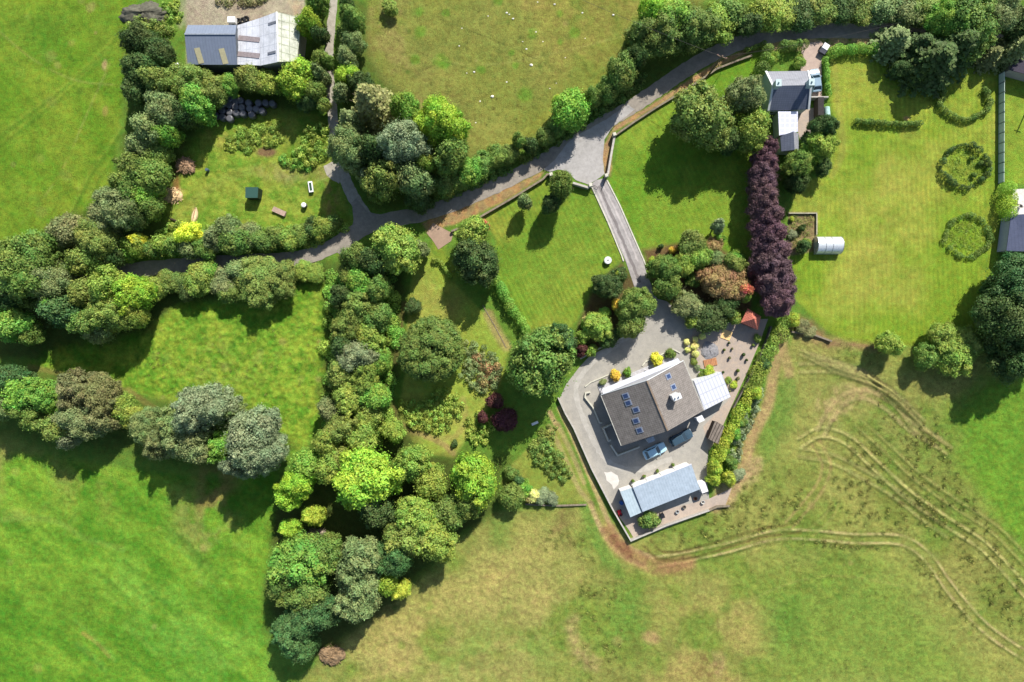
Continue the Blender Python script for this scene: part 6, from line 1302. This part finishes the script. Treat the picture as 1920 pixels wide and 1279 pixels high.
# shrub beds north of the house
for i, (x, y, r_, h_, c, st_, lb) in enumerate((
    (1246, 504, 30, 6, 'md', 'big', 'mid green tree just east of the driveway end'), (1278, 500, 20, 5, 'gs', 'mid', 'grassy green tree adjoining the tree east of the driveway'), (1252, 536, 28, 5, 'md', 'mid', 'mid green tree where the driveway meets the yard'),
    (1289, 572, 26, 4, 'gg', 'mid', 'greyish green tree at the south west of the shrub bed'), (1298, 598, 16, 3, 'gs', 'small', 'grassy green shrub at the yard edge below the bed'), (1334, 596, 28, 4, 'dk', 'mid', 'dark green tree shading the yard north of the patio'),
    (1318, 600, 22, 3.4, 'dk', 'mid', 'second dark tree shading the yard north of the patio'), (1377, 592, 14, 3, 'gs', 'small', 'small tree just west of the red roofed gazebo'), (1362, 572, 22, 4, 'dk', 'mid', 'dark tree between the copper tree and the gazebo'),
    (1360, 526, 45, 5.5, 'cp', 'fine', 'wide copper brown tree beside the purple row'), (1376, 498, 20, 6, 'ol', 'mid', 'olive tree north of the wide copper tree'), (1394, 541, 15, 6, 'og', 'small', 'bright orange red crown on the side of the copper tree'), (1399, 556, 11, 5.4, 'gs', 'small', 'small green crown under the orange one beside the purple row'),
    (1298, 458, 26, 4.4, 'ol', 'mid', 'olive tree at the north of the shrub bed'), (1314, 484, 22, 4.4, 'gs', 'mid', 'grassy tree in the middle of the shrub bed'), (1336, 462, 18, 3.6, 'cp', 'mid', 'small copper tree on the lawn edge of the shrub bed'), (1342, 486, 18, 4, 'gg', 'mid', 'greyish green tree north west of the copper tree'),
    (1382, 486, 16, 2.6, 'bg', 'small', 'bright bush in the strip beside the purple row'), (1300, 526, 14, 2.4, 'md', 'small', 'mid green bush inside the shrub bed'), (1222, 487, 7, 1.3, 'yg', 'small', 'small yellow green bush at the driveway corner'),
    (1139, 536, 28, 4.5, 'dk', 'clumpy', 'dark tree at the lawn side of the western shrub bed'), (1160, 516, 16, 3.4, 'dk', 'small', 'dark bush near the lower end of the driveway'), (1157, 514, 8, 2.8, 'yg', 'small', 'yellow green bush at the north tip of the western bed'),
    (1192, 572, 36, 7, 'md', 'big', 'largest mid green tree of the western shrub bed by the drive'), (1184, 606, 28, 6, 'md', 'mid', 'mid green tree overhanging the yard at the western bed'), (1157, 574, 12, 3, 'gd', 'small', 'golden bush in the middle of the western bed'),
    (1134, 585, 11, 1.4, 'bg', 'small', 'bright low bush west of the golden bush'), (1120, 612, 30, 4.5, 'gs', 'clumpy', 'grassy green tree at the south west of the western bed'), (1105, 601, 12, 3.6, 'pl', 'small', 'pale lime bush at the lawn edge of the western bed'), (1142, 634, 20, 3, 'dk', 'mid', 'dark bush by the kerb of the western bed'),
    (1092, 632, 15, 3, 'gs', 'small', 'grassy bush beside the tallest garden tree'), (1108, 658, 13, 2.4, 'gs', 'small', 'grassy bush at the kerb end next to the magenta bush'), (1091, 656, 13, 2.6, 'rd', 'small', 'dark magenta bush at the western end of the yard kerb'),
    (1260, 469, 7.5, 1.4, 'gd', 'ball', 'round golden ball bush in the bare soil bed'), (1275, 466, 5, 1.0, 'yg', 'ball', 'small lime ball bush beside the golden ball'), (1240, 462, 5, 1.2, 'dk', 'small', 'little dark bush in the bare soil bed'),
    (1154, 703, 11, 1.6, 'gd', 'small', 'golden bush in the western front bed of the house'), (1176, 698, 9, 1.3, 'bg', 'small', 'bright green bush beside the golden front bed bush'), (1131, 716, 7, 1.0, 'gg', 'small', 'small greyish bush at the corner of the western front bed'),
    (1232, 674, 13, 1.9, 'yl', 'small', 'yellow bush in the eastern front bed of the house'), (1258, 663, 10, 1.5, 'md', 'small', 'green bush beside the yellow front bed bush'),
    (1329, 698, 12, 1.8, 'yg', 'small', 'yellow green bush against the white sun room'), (1318, 702, 8, 1.0, 'ol', 'small', 'olive bush between the sun room and the house gable'), (1301, 678, 7, .9, 'ol', 'small', 'small olive bush beside the house north east corner'), (1308, 690, 6, .9, 'gy', 'small', 'little grey bush beside the orange deck'),
    (1376, 722, 8, .9, 'yg', 'small', 'yellow green bush in the narrow part of the patio'), (1366, 712, 7, .7, 'gs', 'small', 'low grassy bush beside the white sun room wall'), (1420, 634, 8, 1.3, 'md', 'small', 'small green bush between the gazebo and the long hedge'), (1396, 592, 9, 2, 'md', 'small', 'green bush touching the north west side of the gazebo'))):
    (tree if h_ >= 3.9 else shrub)(x, y, r_ * ((1.04 if x < 1260 else 1.12) if r_ >= 18 and r_ < 40 else 1), h_, c, lb, style=st_)
row('pale lime ball shrub, {o} from the west in the rockery bed', 'pale lime ball shrubs', [(1288, 641, 7, 1, 'pl', 'ball'), (1289, 656, 6, .9, 'pl', 'ball'), (1302, 650, 8, 1.1, 'pl', 'ball'), (1304, 637, 7, 1, 'pl', 'ball'), (1304, 664, 8, 1.1, 'pl', 'ball'), (1317, 631, 7.5, 1, 'pl', 'ball')], fn=shrub)
# slender young tree in the lawn near the purple row
tree(1346, 424, 14, 5, 'gy', 'slender thin leaved young tree on the lawn beside the purple row', style='small')
tree(1348, 446, 10, 3.4, 'lg', 'small thin young tree on the lawn above the shrub bed', style='small')
# long hedge in the garden and paddock scrub
foliage_run('hedge', [(925, 522), (938, 536), (950, 560), (962, 582), (974, 600), (986, 616)], 1.9, 2.6, ['bg'], 'leafy bright hedge along the south west edge of the striped lawn', seed=31)
foliage_run('hedge', [(812, 486), (828, 492), (842, 516)], .8, 1.2, ['gs'], 'low curved hedge beside the mown path at the garden entrance', seed=32)
foliage_patch('scrub', [(555, 275), (575, 235), (612, 232), (618, 280), (600, 305), (570, 312), (545, 300)], 1.6, 'gs', 'mound of grassy scrub between the paddock and the narrow lane', 'scrub', seed=33)
foliage_patch('scrub', [(415, 262), (450, 240), (520, 232), (528, 262), (470, 284), (425, 276)], .8, 'gs', 'patch of yellowing brambles south of the silage bales', 'scrub', seed=34, step=1.0)
foliage_patch('scrub', [(520, 290), (560, 300), (590, 318), (560, 322), (520, 308)], .8, 'bg', 'low bright weeds at the north of the paddock', 'scrub', seed=35)
foliage_patch('bramble_bank', [(300, 418), (420, 425), (560, 425), (640, 405), (650, 425), (600, 455), (420, 470), (290, 450)], 1.1, 'gs', 'tangled green bank between the paddock and the lower lane', 'bramble bank', seed=36, step=1.2)
foliage_patch('road_bank', [(780, 385), (850, 350), (960, 295), (1040, 250), (1110, 200), (1180, 145), (1215, 130), (1200, 165), (1110, 228), (1040, 272), (960, 318), (880, 352), (800, 392)], .9, 'md', 'green bank of weeds along the north edge of the road', 'road bank', seed=37, step=1.0)
foliage_patch('garden_undergrowth', [(620, 500), (740, 500), (745, 640), (735, 740), (745, 800), (700, 840), (600, 850), (610, 620)], 1.6, 'lg', 'tangled undergrowth beneath the garden edge belt', 'undergrowth', seed=38, step=1.6, kind='stuff')
# rushes and tussocks of the rough pasture: nobody could count them
rg = np.random.default_rng(61); V = []; T = []; Hh = []
for (x, y, sz) in RUSH:
    s = sz; c = np.array(P(x, y)); m = int(24 * s) + 4
    a = rg.uniform(0, 6.3, m); d = np.sqrt(rg.uniform(0, 1, m)) * .34 * s; base = c + np.stack([d * np.cos(a), d * np.sin(a), np.full(m, -.03)], 1)
    hh = s * rg.uniform(.12, .3, m); tip = base + np.stack([np.cos(a) * hh * .6, np.sin(a) * hh * .6, hh], 1); w = np.stack([-np.sin(a), np.cos(a), np.zeros(m)], 1) * .03 * (.6 + s)
    V.append(np.stack([base - w, base + w, tip + w * .3, tip - w * .3], 1).reshape(-1, 3)); T.append(rg.uniform(.6, 1.25) * rg.uniform(.75, 1.25, m)); Hh.append(np.clip(rg.uniform(.2, .8) + rg.normal(0, .1, m), 0, 1))
me = cards_mesh('rushes', np.vstack(V), np.concatenate(T), np.concatenate(Hh)); o = bpy.data.objects.new('rushes', me); link(o); o.color = (*alb((150, 154, 80), .95), 1)
o['kind'] = 'stuff'; o['label'] = 'dark rush tussocks scattered over the rough pasture'; o['category'] = 'rushes'

foliage_patch('scrub', [(236, 40), (262, 30), (300, 38), (330, 50), (318, 66), (280, 58), (240, 60)], 1.6, 'ol', 'olive scrub growing over the south side of the grey heap', 'scrub', seed=51)
foliage_patch('scrub', [(300, 6), (330, 0), (340, 26), (326, 44), (306, 28)], .9, 'gs', 'weedy scrub between the grey heap and the concrete yard', 'scrub', seed=52)
foliage_patch('scrub', [(400, 4), (440, -4), (520, -4), (500, 6), (440, 9)], .8, 'bw', 'brown weeds along the top edge of the concrete farm yard', 'scrub', seed=53)
